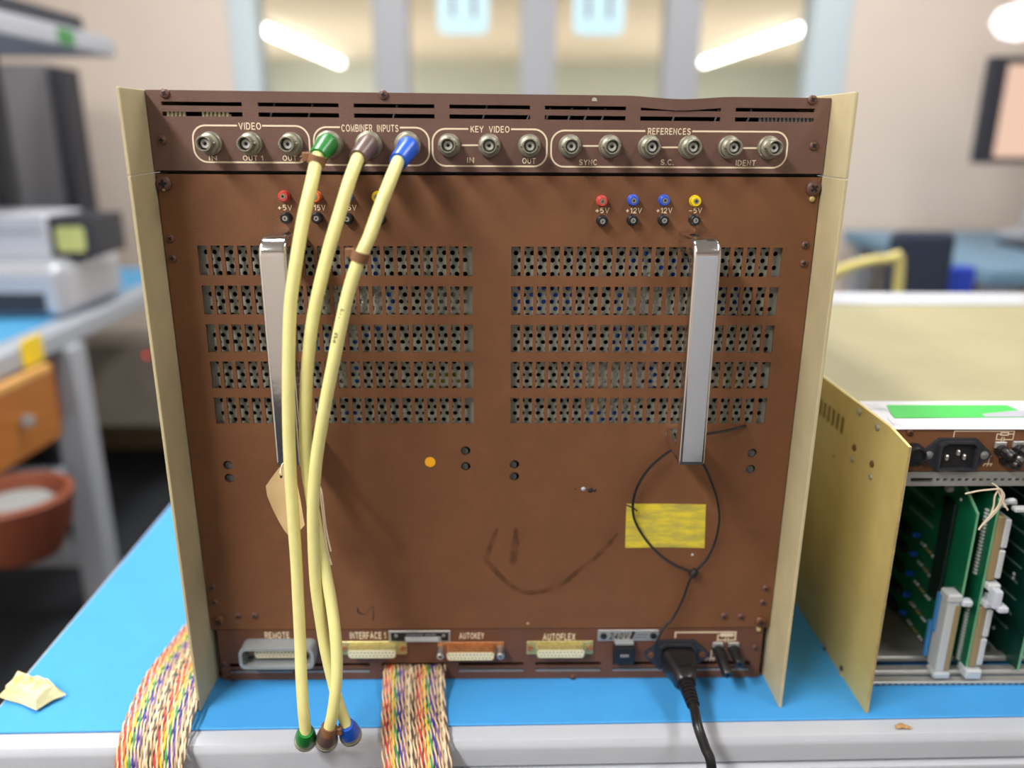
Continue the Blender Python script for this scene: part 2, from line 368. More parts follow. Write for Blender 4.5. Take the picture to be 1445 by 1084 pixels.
def mitre(P, wd):
    """both edges of a stroke of constant width, joined at the corners without overlaps"""
    P = [Vector(p) for p in P]; closed = len(P) > 3 and (P[0]-P[-1]).length < 1e-4*max(1, wd)
    if closed: P = P[:-1]
    n = len(P); L_, R_ = [], []
    for i in range(n):
        a = P[i]-P[i-1] if (i > 0 or closed) else None; b = P[(i+1) % n]-P[i] if (i < n-1 or closed) else None
        a = a.normalized() if a is not None else None; b = b.normalized() if b is not None else None
        if a is None: m = Vector((-b.y, b.x))*wd/2; q = P[i]-b*wd*0.35
        elif b is None: m = Vector((-a.y, a.x))*wd/2; q = P[i]+a*wd*0.35
        else:
            na, nb = Vector((-a.y, a.x)), Vector((-b.y, b.x)); mm = na+nb; q = P[i]
            if mm.length < 1e-3: m = na*wd/2
            else: mm.normalize(); m = mm*min(wd/2/max(0.2, mm.dot(na)), wd*1.1)
        L_.append(q+m); R_.append(q-m)
    return L_, R_, closed
def lines(segs, wd, Y, name, mtl, parent):
    mb = MB()
    for k, pl in enumerate(segs):
        L_, R_, closed = mitre(pl, wd); n = len(L_); yy = Y-0.00001*(k % 4)
        mb.add([(p.x, yy, p.y) for p in L_]+[(p.x, yy, p.y) for p in R_], [(q, q+1, n+q+1, n+q) for q in range(n-1)]+([(n-1, 0, n, 2*n-1)] if closed else []))
    return mb.build(name, mtl, parent, smooth=False)

# ================================================================ THE ROOM
XL, XR, YB, YF = -1.95, 2.6, 2.4, -3.2
structure(MB().box(XL, XR, YF, YB+0.15, FLOOR-0.1, FLOOR).build('floor', 'carpet', smooth=False))
structure(MB().box(XL-2.7, XR+3.2, YB+0.15, 16.1, FLOOR-0.1, FLOOR).build('floor.001', 'hallceil', smooth=False))
structure(MB().box(XL, XR, YF, YB, CEIL, CEIL+0.1).build('ceiling', 'ceilp', smooth=False))
structure(MB().box(XL-0.1, XL, YF, YB+0.15, FLOOR, CEIL).build('wall_left', 'wallp', smooth=False))
structure(MB().box(XR, XR+0.1, YF, YB+0.15, FLOOR, CEIL).build('wall_right', 'wallp', smooth=False))
structure(MB().box(XL-0.1, XR+0.1, YF-0.1, YF, FLOOR, CEIL).build('wall_front', 'wallp', smooth=False))
WX0, WX1, WZ0, WZ1 = -0.90, 1.20, -0.05, 1.62
wb = MB()
wb.box(XL, WX0, YB, YB+0.15, FLOOR, CEIL).box(WX1, XR, YB, YB+0.15, FLOOR, CEIL).box(WX0, WX1, YB, YB+0.15, FLOOR, WZ0).box(WX0, WX1, YB, YB+0.15, WZ1, CEIL)
structure(wb.build('wall_back', 'wallp', smooth=False))
structure(MB().box(XL, XR, YB-0.018, YB, FLOOR, FLOOR+0.12).build('baseboard_back', 'skirt', smooth=False))
win = structure(MB().box(WX0, WX1, YB+0.02, YB+0.10, WZ1-0.05, WZ1).box(WX0, WX1, YB+0.02, YB+0.10, WZ0, WZ0+0.05).build('window_1', 'upvc', smooth=False))
for xa, xb_ in ((WX0, -0.81), (1.07, WX1)):
    MB().bbox(xa, xb_, YB-0.005, YB+0.12, WZ0, WZ1, 0.008).build('window_frame', 'upvcb', win)
for xc in (-0.362, 0.14, 0.635):
    MB().bbox(xc-0.06, xc+0.06, YB+0.01, YB+0.11, WZ0+0.05, WZ1-0.05, 0.008).build('mullion', 'upvc', win)
for xa, xb_ in ((-0.81, -0.422), (-0.302, 0.08), (0.20, 0.575), (0.695, 1.07)):
    MB().box(xa, xb_, YB+0.055, YB+0.061, WZ0+0.05, WZ1-0.05).build('window_pane', 'glass', win, smooth=False)
# the hall beyond the glass
HX0, HX1, HY = XL-2.7, XR+3.2, 16.0
structure(MB().box(HX0, HX1, YB+0.15, HY, CEIL, CEIL+0.1).build('ceiling.001', 'hallceil', smooth=False))
structure(MB().box(HX0, HX1, HY, HY+0.1, FLOOR, CEIL).build('wall_far', 'hallwall', smooth=False))
structure(MB().box(HX0-0.1, HX0, YB+0.15, HY, FLOOR, CEIL).build('wall_left.001', 'hallwall', smooth=False))
structure(MB().box(HX1, HX1+0.1, YB+0.15, HY, FLOOR, CEIL).build('wall_right.001', 'hallwall', smooth=False))
def area(name, parent, loc, sx, sy, power, col):
    ld = bpy.data.lights.new(name, 'AREA'); ld.shape = 'RECTANGLE'; ld.size = sx; ld.size_y = sy; ld.energy = power; ld.color = col
    lo = bpy.data.objects.new(name, ld); COL.objects.link(lo); lo.parent = parent; lo.location = Vector(loc)-WL[parent.name]; return lo
for (x, y0, y1, nm) in ((-2.95, 10.3, 15.6, 'long bright ceiling tube seen through the glass on the left'), (3.68, 9.9, 14.9, 'long bright ceiling tube seen through the glass on the right')):
    t = thing('ceiling_tube_light', (x, (y0+y1)/2, CEIL), nm, 'lamp', 'tube lights of the hall beyond the glass')
    MB().box(x-0.06, x+0.06, y0, y1, CEIL-0.05, CEIL-0.001).build('housing', 'upvc', t, smooth=False)
    MB().tube([(x, y0, CEIL-0.09), (x, (y0+y1)/2, CEIL-0.09), (x, y1, CEIL-0.09)], 0.05, n=10, sub=1).build('tube', 'tube', t)
    area('tube_light', t, (x, (y0+y1)/2-1.2, CEIL-0.2), 0.3, y1-y0-1.6, 92, (1, 0.98, 0.95))
for (x, y, ln, wd, pw, col, lab) in FITTINGS:
    t = thing('ceiling_light', (x, y, CEIL), lab, 'lamp', 'tube lights of the workshop')
    MB().box(x-wd/2, x+wd/2, y-ln/2, y+ln/2, CEIL-0.05, CEIL-0.001).build('housing', 'upvc', t, smooth=False)
    MB().box(x-wd/2+0.02, x+wd/2-0.02, y-ln/2+0.02, y+ln/2-0.02, CEIL-0.058, CEIL-0.05).build('diffuser', 'diff', t, smooth=False)
    area('tube_light', t, (x, y, CEIL-0.075), wd, ln, pw, col)
for (px, nm) in ((653, 'left'), (847, 'right')):
    c = atY(px, 20, YB-0.01); t = thing('hanging_plate', (c.x, YB-0.01, 0.70), 'pale blue rounded plate with two dark slots, on the pane %s of the middle bar' % nm, 'plate', 'pale blue plates on the glass')
    hw_ = 0.088
    MB().prism(rrect(c.x-hw_, c.x+hw_, 0.745, 1.1, 0.03), YB+0.03, YB+0.04).build('panel', 'plate', t)
    for dx in (-0.036, 0.036): MB().box(c.x+dx-0.006, c.x+dx+0.006, YB+0.028, YB+0.031, 0.80, 1.05).build('slot', 'greycase', t, smooth=False)

t = thing('reflector_cupboard', (0.95, -2.2, FLOOR), 'unseen white cupboard added behind the camera to brighten the right chrome handle', 'cupboard')  # added out of view so the chrome handle has something bright to mirror
MB().bbox(0.25, 1.65, -2.5, -2.0, FLOOR+0.08, 0.55, 0.006).build('reflector_body', 'lam2', t)
MB().box(0.30, 1.60, -2.45, -2.03, FLOOR, FLOOR+0.08).build('plinth', 'darkcase', t, smooth=False)
for xa in (0.27, 0.965): MB().bbox(xa, xa+0.67, -2.0, -1.982, FLOOR+0.11, 0.52, 0.004).build('door', 'lam2', t)

# ---------------------------------------------------------------- background left
bx = -0.97
t = thing('side_workbench', (-1.4, 1.4, FLOOR), 'grey framed workbench with blue top along the left wall', 'workbench')
MB().bbox(-1.90, bx, 0.55, 2.1, -0.045, 0.0, 0.006).build('bench_top', 'benchgrey', t)
MB().bbox(-1.88, bx-0.06, 0.60, 2.05, 0.0002, 0.004, 0.001).build('bench_mat', 'benchblue', t)
for ly in (1.25, 2.0):
    MB().bbox(bx-0.05, bx+0.015, ly-0.035, ly+0.035, FLOOR, -0.045, 0.006).build('leg', 'benchgrey', t)
MB().bbox(-1.85, bx-0.02, 1.22, 1.28, -0.60, -0.54, 0.006).build('foot_rail', 'benchgrey', t)
tz = atY(20, 705, 0.80)
MB().bbox(-1.88, bx-0.03, 0.62, 1.2, tz.z-0.125, tz.z-0.105, 0.004).build('lower_shelf', 'benchgrey', t)
# pulled-out wooden drawer
A, B_ = atY(62, 524, 1.10), atY(-60, 634, 0.82)
dr = MB(); dr.use('wood')
n_ = Vector((B_.y-A.y, -(B_.x-A.x), 0)).normalized()
if n_.x < 0: n_ = -n_
def slab(mb, P, Q, th, z0, z1):
    d = (Q-P); d.z = 0; d.normalize(); nn = Vector((-d.y, d.x, 0))*th
    v = []
    for q, dz in ((P, 0), (Q, 0)):
        for o2 in (Vector((0, 0, 0)), nn):
            for z in (z0, z1): v.append((q.x+o2.x, q.y+o2.y, z))
    mb.add(v, [(0, 1, 3, 2), (4, 6, 7, 5), (0, 4, 5, 1), (2, 3, 7, 6), (0, 2, 6, 4), (1, 5, 7, 3)])
slab(dr, Vector(A), Vector(B_), 0.018, -0.205, -0.06)
dr.use('woodlit'); slab(dr, Vector(A), Vector(B_), 0.019, -0.0599, -0.046); dr.use('woodd'); C2 = atY(82, 507, 1.25); slab(dr, Vector(A), C2, 0.018, -0.205, -0.07)
d1 = dr.build('drawer', None, t, smooth=False, label='orange-brown wooden drawer pulled out under the bench')
k = atY(40, 592, 0.98); MB().lathe([(0.008, 0), (0.008, 0.006), (0.014, 0.010), (0.012, 0.016), (0.0, 0.017)], (k.x, k.y, k.z), (0.4, -0.9, 0)).build('knob', 'steel', d1)
# round brown tub on the lower shelf
c = tz
t2 = thing('round_tub', (c.x, c.y, c.z-0.104), 'round brown tub with a thick rim under the left bench', 'tub')
MB().lathe([(0.065, -0.104), (0.088, -0.05), (0.097, 0.0), (0.100, 0.008), (0.096, 0.014), (0.086, 0.014), (0.083, 0.004), (0.078, -0.04), (0.0, -0.05)], (c.x, c.y, c.z), (0, 0, 1), n=32, cap=False).build('tub_body', 'woodd', t2)
MB().lathe([(0.0, 0), (0.076, 0), (0.06, 0.016), (0.0, 0.022)], (c.x, c.y, c.z-0.022), (0, 0, 1), n=24, cap=False).build('grey_filling', 'greyhood', t2)
# silver wrapped bundle, boxes, monitor
t = thing('wrapped_bundle', (-1.2, 1.45, 0.004), 'long silver wrapped bundle lying on the left bench', 'bundle')
MB().bbox(-1.75, -1.00, 1.30, 1.62, 0.0045, 0.135, 0.03, 4).build('wrapping', 'silver', t)
MB().bbox(-1.74, -1.04, 1.295, 1.302, 0.02, 0.065, 0.003, 2).build('band', 'darkcase', t, label='dark band along the lower front')
cr = atY(58, 300, 1.36).x
t = thing('carton', (cr-0.2, 1.44, 0.136), 'white carton lying on the silver bundle', 'box')
MB().bbox(cr-0.45, cr, 1.36, 1.55, 0.1355, 0.235, 0.006).build('carton_body', 'whitebox', t)
MB().box(cr-0.44, cr-0.005, 1.3585, 1.3605, 0.196, 0.199).build('lid_seam', 'greycase', t, smooth=False)
c0, c1 = atY(63, 300, 1.38).x, atY(128, 300, 1.38).x
t = thing('instrument_case', ((c0+c1)/2, 1.46, 0.136), 'black case with a yellow-green label beside the white carton', 'case')
MB().bbox(c0, c1, 1.38, 1.54, 0.1355, 0.230, 0.005).build('case_body', 'darkcase', t)
MB().prism(rrect(c0+0.018, c1-0.022, 0.150, 0.208, 0.010), 1.377, 1.3798).build('case_label', 'lime', t)
t = thing('bench_shelf', (-1.15, 1.2, 0.0045), 'light grey shelf on dark uprights above the left bench', 'shelf')
MB().bbox(-1.32, -0.985, 0.5, 1.72, 0.605, 0.652, 0.008).build('shelf_board', 'shelf', t)
MB().bbox(-1.30, -1.05, 0.6, 1.7, 0.652, 0.70, 0.01).build('upper_rail', 'darkcase', t)
c = atX(95, 68, -0.985); MB().box(-0.9848, -0.982, c.y-0.035, c.y+0.035, 0.612, 0.645).build('shelf_tag', 'green', t, smooth=False)
for yy in (1.62, 0.55):
    MB().bbox(-1.31, -1.27, yy, yy+0.06, 0.0045, 0.604, 0.004).build('upright', 'darkcase', t)
t = thing('grey_monitor', (-1.7, 2.1, 0.004), 'big grey equipment case standing at the back of the left bench', 'equipment')
xr = atY(72, 160, 1.97).x
MB().bbox(-1.93, xr, 1.97, 2.09, 0.0045, 0.61, 0.012).build('case_body', 'greycase', t)
MB().bbox(xr+0.0005, xr+0.045, 1.975, 2.085, 0.0045, 0.60, 0.006).build('side_panel', 'darkcase', t)
c = atY(170, 490, 2.2)
t = thing('floor_cabinet', (c.x, 2.2, FLOOR), 'low grey equipment cabinet on the floor behind the left bench leg', 'cabinet')
MB().bbox(c.x-0.24, c.x+0.35, 2.0, 2.36, -0.52, -0.24, 0.008).build('cabinet_body', 'warmgrey', t)
for sx in (-0.2, 0.31): 
    for sy in (2.03, 2.31): MB().lathe([(0.02, 0), (0.02, 0.231)], (c.x+sx, sy, FLOOR), (0, 0, 1), 10).build('foot', 'darkcase', t)
cc = atY(207, 502, 1.995); MB().lathe([(0.005, 0), (0.005, 0.004)], (cc.x, 2.001, cc.z), (0, -1, 0), 10).build('indicator', 'redled', t)
c = atX(46, 494, bx+0.004)
t = thing('yellow_tag', (bx+0.004, c.y, c.z), 'yellow tag hanging on the edge of the left bench above the drawer', 'tag')
MB().bbox(bx+0.0003, bx+0.007, c.y-0.036, c.y+0.036, c.z-0.030, c.z+0.028, 0.003, 2).build('tag_body', 'yellow', t)

# ---------------------------------------------------------------- background right
t = thing('blue_workbench', (1.7, 1.8, FLOOR), 'workbench with pale blue top along the right of the back wall', 'workbench')
MB().bbox(1.24, 2.55, 1.45, 2.35, 0.06, 0.10, 0.006).build('bench_top', 'benchpale', t)
for lx in (1.30, 2.48):
    for ly in (1.5, 2.3): MB().bbox(lx-0.03, lx+0.03, ly-0.03, ly+0.03, FLOOR, 0.06, 0.005).build('leg', 'benchgrey', t)
t = thing('computer_monitor', (1.48, 1.9, 0.1), 'monitor with dark bezel and glowing pinkish screen on the right bench', 'monitor')
a, b2 = atY(1378, 228, 1.85), atY(1390, 84, 1.85)
MB().bbox(a.x, a.x+0.62, 1.85, 1.89, a.z-0.005, b2.z+0.01, 0.006).build('bezel', 'darkcase', t)
MB().box(a.x+0.045, a.x+0.59, 1.846, 1.8505, a.z+0.012, b2.z-0.012).build('screen', 'screen', t, smooth=False)
MB().bbox(a.x+0.27, a.x+0.35, 1.875, 1.90, 0.11, a.z+0.1, 0.006).build('neck', 'darkcase', t)
MB().bbox(a.x+0.18, a.x+0.44, 1.80, 1.98, 0.1005, 0.115, 0.005).build('base', 'darkcase', t)
c = atY(1438, 32, 2.1)
t = thing('bench_lamp', (c.x+0.2, 2.2, 0.1), 'white glowing lamp head above the monitor on the right', 'lamp')
MB().lathe([(0.0, -0.05), (0.05, -0.035), (0.075, 0.0), (0.06, 0.035), (0.0, 0.055)], (c.x, 2.1, c.z), (0, 0, 1), 20, cap=False).build('lamp_head', 'lampglow', t)
MB().tube([(c.x+0.2, 2.2, 0.112), (c.x+0.22, 2.2, 0.5), (c.x+0.12, 2.15, 0.95), (c.x+0.02, 2.1, c.z+0.05)], 0.01, 8).build('arm', 'whitebox', t)
MB().lathe([(0.07, 0), (0.07, 0.012), (0.02, 0.02)], (c.x+0.2, 2.2, 0.1005), (0, 0, 1), 20).build('base', 'whitebox', t)
c = atY(1312, 372, 1.2)
t = thing('swivel_chair', (c.x, 1.15, FLOOR), 'navy upholstered swivel chair in front of the right bench', 'chair')
MB().bbox(c.x-0.075, c.x+0.068, 1.22, 1.26, -0.16, 0.222, 0.03, 3).build('backrest', 'navy', t)
MB().bbox(c.x-0.09, c.x+0.27, 0.80, 1.2, -0.30, -0.23, 0.03, 3).build('seat', 'navy', t)
MB().box(c.x-0.02, c.x+0.02, 1.16, 1.24, -0.28, -0.1).build('back_bar', 'black', t, smooth=False)
MB().lathe([(0.025, 0), (0.025, 0.40)], (c.x, 1.0, FLOOR+0.06), (0, 0, 1), 12).build('column', 'black', t)
for q in range(5):
    aa = 2*PI*q/5; MB().tube([(c.x, 1.0, FLOOR+0.08), (c.x+0.24*math.cos(aa), 1.0+0.24*math.sin(aa), FLOOR+0.03)], 0.02, 8, 1).build('leg', 'black', t)
c = atY(1366, 385, 1.29)
t = thing('blue_crate', (c.x, 1.3, 0.1), 'royal blue plastic chair shell beside the navy swivel chair', 'chair')
MB().bbox(c.x-0.035, c.x+0.025, 1.29, 1.32, -0.29, 0.135, 0.012, 2).build('backrest', 'royal', t)
MB().bbox(c.x-0.035, c.x+0.30, 1.29, 1.44, -0.32, -0.27, 0.012, 2).build('seat', 'royal', t)
t.name = 'plastic_chair'; WL[t.name] = Vector((c.x, 1.3, 0.1))
for sx in (0.0, 0.27):
    for sy in (1.31, 1.42): MB().tube([(c.x+sx, sy, -0.27), (c.x+sx, sy, FLOOR)], 0.012, 8, 1).build('leg', 'steel', t)
t = thing('yellow_trolley_frame', (0.85, 1.0, FLOOR), 'bent yellow tube frame left of the navy chair', 'frame')
q0, q1, q2_ = atY(1165, 392, 1.0), atY(1250, 366, 1.0), atY(1268, 398, 1.0)
MB().tube([(q0.x-0.10, 1.0, FLOOR), (q0.x-0.10, 1.0, q0.z-0.1), q0, q1, q2_, (q2_.x+0.01, 1.0, -0.3), (q2_.x+0.01, 1.0, FLOOR)], 0.010, 8, 6).build('tube_frame', 'yellowtube', t)

# ================================================================ THE BENCH IN FRONT
TR = 0.0146
def tl(x, y, z): return (x, y, z)
bench = thing('workbench', (0, 0, FLOOR), 'white laminate workbench in the foreground under the blue mat', 'workbench', rz=TR)
FY = -0.0672
prof = [(0.72, 0), (FY+0.008, 0), (FY+0.003, -0.0015), (FY+0.0005, -0.005), (FY, -0.008), (FY, -0.021), (FY+0.002, -0.0235), (FY+0.004, -0.024), (0.72, -0.024)]
MB().prism(prof, -0.378, 1.25, 'X').build('bench_top', 'lam', bench, loc=(0, 0, FLOOR)).location.z = -FLOOR
MB().bbox(-0.37, 1.24, FY-0.004, FY+0.02, -0.075, -0.0245, 0.003).build('front_rail', 'lam', bench, loc=(0, 0, FLOOR)).location.z = -FLOOR
for lx in (-0.33, 1.2):
    for ly in (-0.03, 0.66):
        MB().bbox(lx-0.025, lx+0.025, ly-0.025, ly+0.025, FLOOR, -0.0245, 0.004).build('leg', 'lam2', bench, loc=(0, 0, FLOOR)).location.z = -FLOOR
mt = MB().bbox(-0.3755, 1.245, -0.0512, 0.70, 0.0002, 0.0022, 0.0006, 1).build('bench_mat', 'mat'); mt.rotation_euler.z = TR
tag(mt, 'sky blue rubber mat covering the foreground workbench', 'mat')
ZT = 0.0023   # everything stands on the mat

# ================================================================ THE BROWN EQUIPMENT RACK
rack = thing('equipment_rack', (0, 0.22, ZT), 'brown rear panelled broadcast equipment unit with chrome handles and beige side plates', 'equipment')
HW, H = 0.2203, 0.4472
def rp(mb, name, m=None, **k): return mb.build(name, m, rack, **k)
# carcass
for s in (-1, 1):
    xa, xb_ = (s*HW, s*(HW+0.0022)); xa, xb_ = min(xa, xb_), max(xa, xb_)
    rp(MB().bbox(xa, xb_, -0.0357, 0.46, ZT, 0.3958, 0.0004, 1), 'side_plate', 'flange')
    rp(MB().bbox(xa, xb_, -0.0357, 0.46, 0.3962, H, 0.0004, 1), 'side_plate', 'flange')
rp(MB().box(-HW, HW, 0.006, 0.46, H-0.0060, H-0.0048), 'top_cover', 'brown', smooth=False)
rp(MB().box(-HW, HW, 0.004, 0.46, ZT, ZT+0.002), 'bottom_cover', 'brown', smooth=False)
rp(MB().box(-HW, HW, 0.455, 0.458, ZT+0.002, H-0.002), 'front_cover', 'brown', smooth=False)
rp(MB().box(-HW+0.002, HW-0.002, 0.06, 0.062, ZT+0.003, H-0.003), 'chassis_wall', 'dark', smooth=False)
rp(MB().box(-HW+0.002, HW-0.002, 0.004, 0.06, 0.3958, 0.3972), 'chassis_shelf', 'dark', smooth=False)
# top panel with two rows of louvre slots, the lip bent down near the right
SX = [(-0.2104, -0.1593), (-0.1491, -0.0976), (-0.0880, -0.0363), (-0.0267, 0.0253), (0.0348, 0.0873), (0.0967, 0.1488), (0.1583, 0.2099)]
tp = MB(); PY = -0.0010
rows = [(0.4379, 0.4403), (0.4315, 0.4342)]
xc = [0.0967+0.0052*k for k in range(1, 10)]
plate(tp, -HW+0.0006, HW-0.0006, 0.3976, 0.4412, PY, 0.0012, [(a, b, z0, z1) for a, b in SX for z0, z1 in rows], xcuts=xc)
plate(tp, -HW+0.0006, 0.0600, 0.4412, H, PY, 0.0012)
plate(tp, 0.0600, 0.0734, 0.4412, H, PY, 0.0012, circs=[(0.0667, 0.4441, 0.0018)])
plate(tp, 0.0734, HW-0.0006, 0.4412, H, PY, 0.0012, xcuts=[0.085+0.004*k for k in range(1, 20)])
for i, (x, y, z) in enumerate(tp.v):
    wgt = max(0.0, 1-abs(x-0.122)/0.036); wgt = wgt*wgt*(3-2*wgt)
    if z > 0.4395: tp.v[i] = (x, y-0.001*wgt, z-(0.0021 if z < 0.4408 else 0.0019)*wgt)
    z2 = tp.v[i][2]
    tp.v[i] = (x, tp.v[i][1], z2-0.0022*(x+HW)/(2*HW)*max(0, (z2-0.40))/0.047)   # the panel sits a little lower on the right
rp(tp, 'top_panel', 'brown_top')
def drop(x, z): return z-0.0022*(x+HW)/(2*HW)*max(0, (z-0.40))/0.047
# comb strips behind the outer slots, wires behind the others
for xs, z0 in (((-0.2085, -0.197), 0.4312), ((-0.186, -0.168), 0.4308), ((0.175, 0.209), 0.4295)):
    cb = MB(); x = xs[0]
    while x < xs[1]: cb.box(x, x+0.0013, 0.0014, 0.0032, z0, z0+0.006); x += 0.0026
    cb.box(xs[0], xs[1], 0.0032, 0.0040, z0-0.004, z0+0.002)
    rp(cb, 'comb_strip', 'cream' if xs[0] < 0 else 'greyhood', smooth=False)
for u, v in ((383, 160), (437, 160), (556, 162), (683, 163), (745, 166), (772, 166), (803, 166), (826, 166), (850, 167), (950, 168), (1010, 168), (1056, 168)):
    p_ = atY(u, v, 0.010); rp(MB().tube([(p_.x-0.002, 0.012, p_.z-0.006), (p_.x, 0.010, p_.z), (p_.x+0.002, 0.012, p_.z+0.006)], 0.0007, 6, 3), 'loose_wire', 'greyhood')
# main panel
def panel_y(): return 0.0
VZ = [(0.3285, 0.3487), (0.3013, 0.3215), (0.2744, 0.2945), (0.2477, 0.2677), (0.2210, 0.2410)]
pitch = 0.008945
slots = [(s0+k*pitch, s0+k*pitch+0.0063, z0, z1) for s0 in (-0.1980, 0.0137) for k in range(21) for z0, z1 in VZ]
mp_ = MB(); MX = HW-0.0008
plate(mp_, -MX, MX, 0.2120, 0.3953, 0, 0.0018, slots)
HOL = [(-0.1930, (0.1887, 0.1785)), (-0.0190, (0.2000, 0.1876)), (0.0169, (0.1890, 0.1794)), (0.1921, (0.1979, 0.1851))]
xs = [-MX]+[v for hx, _ in HOL for v in (hx-0.006, hx+0.006)]+[MX]
for i in range(len(xs)-1):
    if i % 2 == 1:
        hx, hz = HOL[i//2]; plate(mp_, xs[i], xs[i+1], 0.0497, 0.2120, 0, 0.0018, circs=[(hx, z, 0.0036) for z in hz])
    else: plate(mp_, xs[i], xs[i+1], 0.0497, 0.2120, 0, 0.0018)
rp(mp_, 'main_panel', 'brown')
for hx, hz in HOL:
    for z in hz: rp(MB().lathe([(0.003, 0), (0.003, 0.004), (0.002, 0.0045)], (hx+(-0.0012 if hx < 0.1 else 0.001), 0.009, z-0.0022), (0, -1, 0), 12), 'inner_fixing', 'greyhood')
# bottom strip with slots and connectors
lp = MB(); LZ = [(0.0150, 0.0180), (0.0093, 0.0123)]
plate(lp, -MX+0.004, MX-0.004, ZT+0.0005, 0.0489, 0.0004, 0.0020, [(a, b, z0, z1) for a, b in [(max(a, -0.2085), min(b, 0.2075)) for a, b in SX] for z0, z1 in LZ])
rp(lp, 'lower_panel', 'brown_low')
for a_, b_ in SX:
    rp(MB().box(max(a_, -0.2085)+0.0003, min(b_, 0.2075)-0.0003, 0.0007, 0.0028, LZ[1][0], LZ[1][0]+0.0011), 'lit_edge_strip', 'alum', smooth=False)  # bright metal strip put in for the slots' bare, lit lower lip
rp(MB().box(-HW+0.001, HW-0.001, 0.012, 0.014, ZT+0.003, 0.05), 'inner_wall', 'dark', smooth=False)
# perforated plates behind the vents: staggered round holes
def perforated(x0, x1, z0, z1, y0, y1):
    mb = MB(); px, pz, r, n = 0.00560, 0.00485, 0.00170, 12
    def hexcell(cx, cz):
        v = []; f = []
        # cell rectangle px by pz, sampled at the ring's angles
        for k in range(n):
            a = 2*PI*k/n; c, s = math.cos(a), math.sin(a)
            t = min(px/2/abs(c) if abs(c) > 1e-6 else 9, pz/2/abs(s) if abs(s) > 1e-6 else 9)
            v.append((cx+c*t, y0, cz+s*t))
        for k in range(n): a = 2*PI*k/n; v.append((cx+r*math.cos(a), y0, cz+r*math.sin(a)))
        for k in range(n): a = 2*PI*k/n; v.append((cx+r*math.cos(a), y1, cz+r*math.sin(a)))
        for cxx in (-1, 1):
            for czz in (-1, 1): v.append((cx+cxx*px/2, y0, cz+czz*pz/2))
        for k in range(n):
            j = (k+1) % n; f.append((k, j, n+j, n+k)); f.append((n+k, n+j, 2*n+j, 2*n+k))
        def near(ax, az): return 3*n+(0 if ax < 0 else 2)+(0 if az < 0 else 1)
        for k in range(n):
            a, b = v[k], v[(k+1) % n]
            if abs(a[0]-b[0]) > 1e-6 and abs(a[2]-b[2]) > 1e-6: f.append((k, near((a[0]+b[0])/2-cx, (a[2]+b[2])/2-cz), (k+1) % n))
        mb.add(v, f)
    nr = int((z1-z0)/pz); zz = z0+pz/2
    for j in range(nr+1):
        off = (j % 2)*px/2; x = x0+0.0085+off
        mb.add([(x0, y0, zz-pz/2), (x-px/2, y0, zz-pz/2), (x-px/2, y0, zz+pz/2), (x0, y0, zz+pz/2)], [(0, 1, 2, 3)])
        while x < x1-0.0080: hexcell(x, zz); x += px
        mb.add([(x-px/2, y0, zz-pz/2), (x1, y0, zz-pz/2), (x1, y0, zz+pz/2), (x-px/2, y0, zz+pz/2)], [(0, 1, 2, 3)])
        zz += pz
    return mb
rp(perforated(-0.203, -0.008, 0.2150, 0.352, 0.0062, 0.0074), 'perforated_plate', 'zinc', smooth=False)
rp(perforated(0.0085, 0.205, 0.2150, 0.352, 0.0062, 0.0074), 'perforated_plate', 'zinc', smooth=False)
comps = [('bluecap', 478, 355, 495, 392), ('bluecap', 522, 362, 538, 392), ('bluecap', 543, 404, 560, 445), ('bluecap', 495, 470, 512, 498), ('bluecap', 512, 460, 542, 478),
         ('whitecap', 505, 403, 541, 445), ('whitecap', 490, 455, 508, 476), ('whitecap', 455, 402, 480, 446), ('bluecap', 498, 512, 510, 548), ('whitecap', 478, 512, 496, 548), ('bluecap', 484, 578, 512, 600),
         ('olivecap', 600, 525, 655, 548), ('greyhood', 598, 406, 668, 446), ('greyhood', 590, 352, 625, 390), ('bluecap', 445, 472, 470, 500),
         ('bluecap', 722, 405, 812, 447), ('whitecap', 882, 404, 968, 446), ('bluecap', 866, 412, 880, 446), ('bluecap', 862, 460, 892, 498), ('whitecap', 898, 460, 925, 478), ('bluecap', 900, 478, 935, 500),
         ('bluecap', 808, 512, 822, 550), ('whitecap', 824, 512, 910, 550), ('whitecap', 822, 560, 905, 578), ('bluecap', 824, 578, 918, 601), ('bluecap', 880, 350, 920, 376), ('bluecap', 926, 362, 985, 395), ('bluecap', 968, 404, 1052, 446), ('bluecap', 912, 512, 930, 548), ('olivecap', 1005, 520, 1045, 548), ('whitecap', 905, 378, 925, 394)]
for m_, u0, v0, u1, v1 in comps:
    a, b = atY(u0, v1, 0.010), atY(u1, v0, 0.010)
    n_ = max(1, round((b.x-a.x)/0.0088)); st = (b.x-a.x)/n_; rad = min(st*0.36, 0.0036)
    cm_ = MB()
    for k_ in range(n_):
        cm_.lathe([(0, 0), (rad*0.9, 0), (rad, 0.0008), (rad, b.z-a.z-0.0008), (rad*0.9, b.z-a.z), (0, b.z-a.z)], (a.x+st*(k_+0.5), 0.0080+rad, a.z), (0, 0, 1), 12, cap=False)
    rp(cm_, 'inner_component', m_)

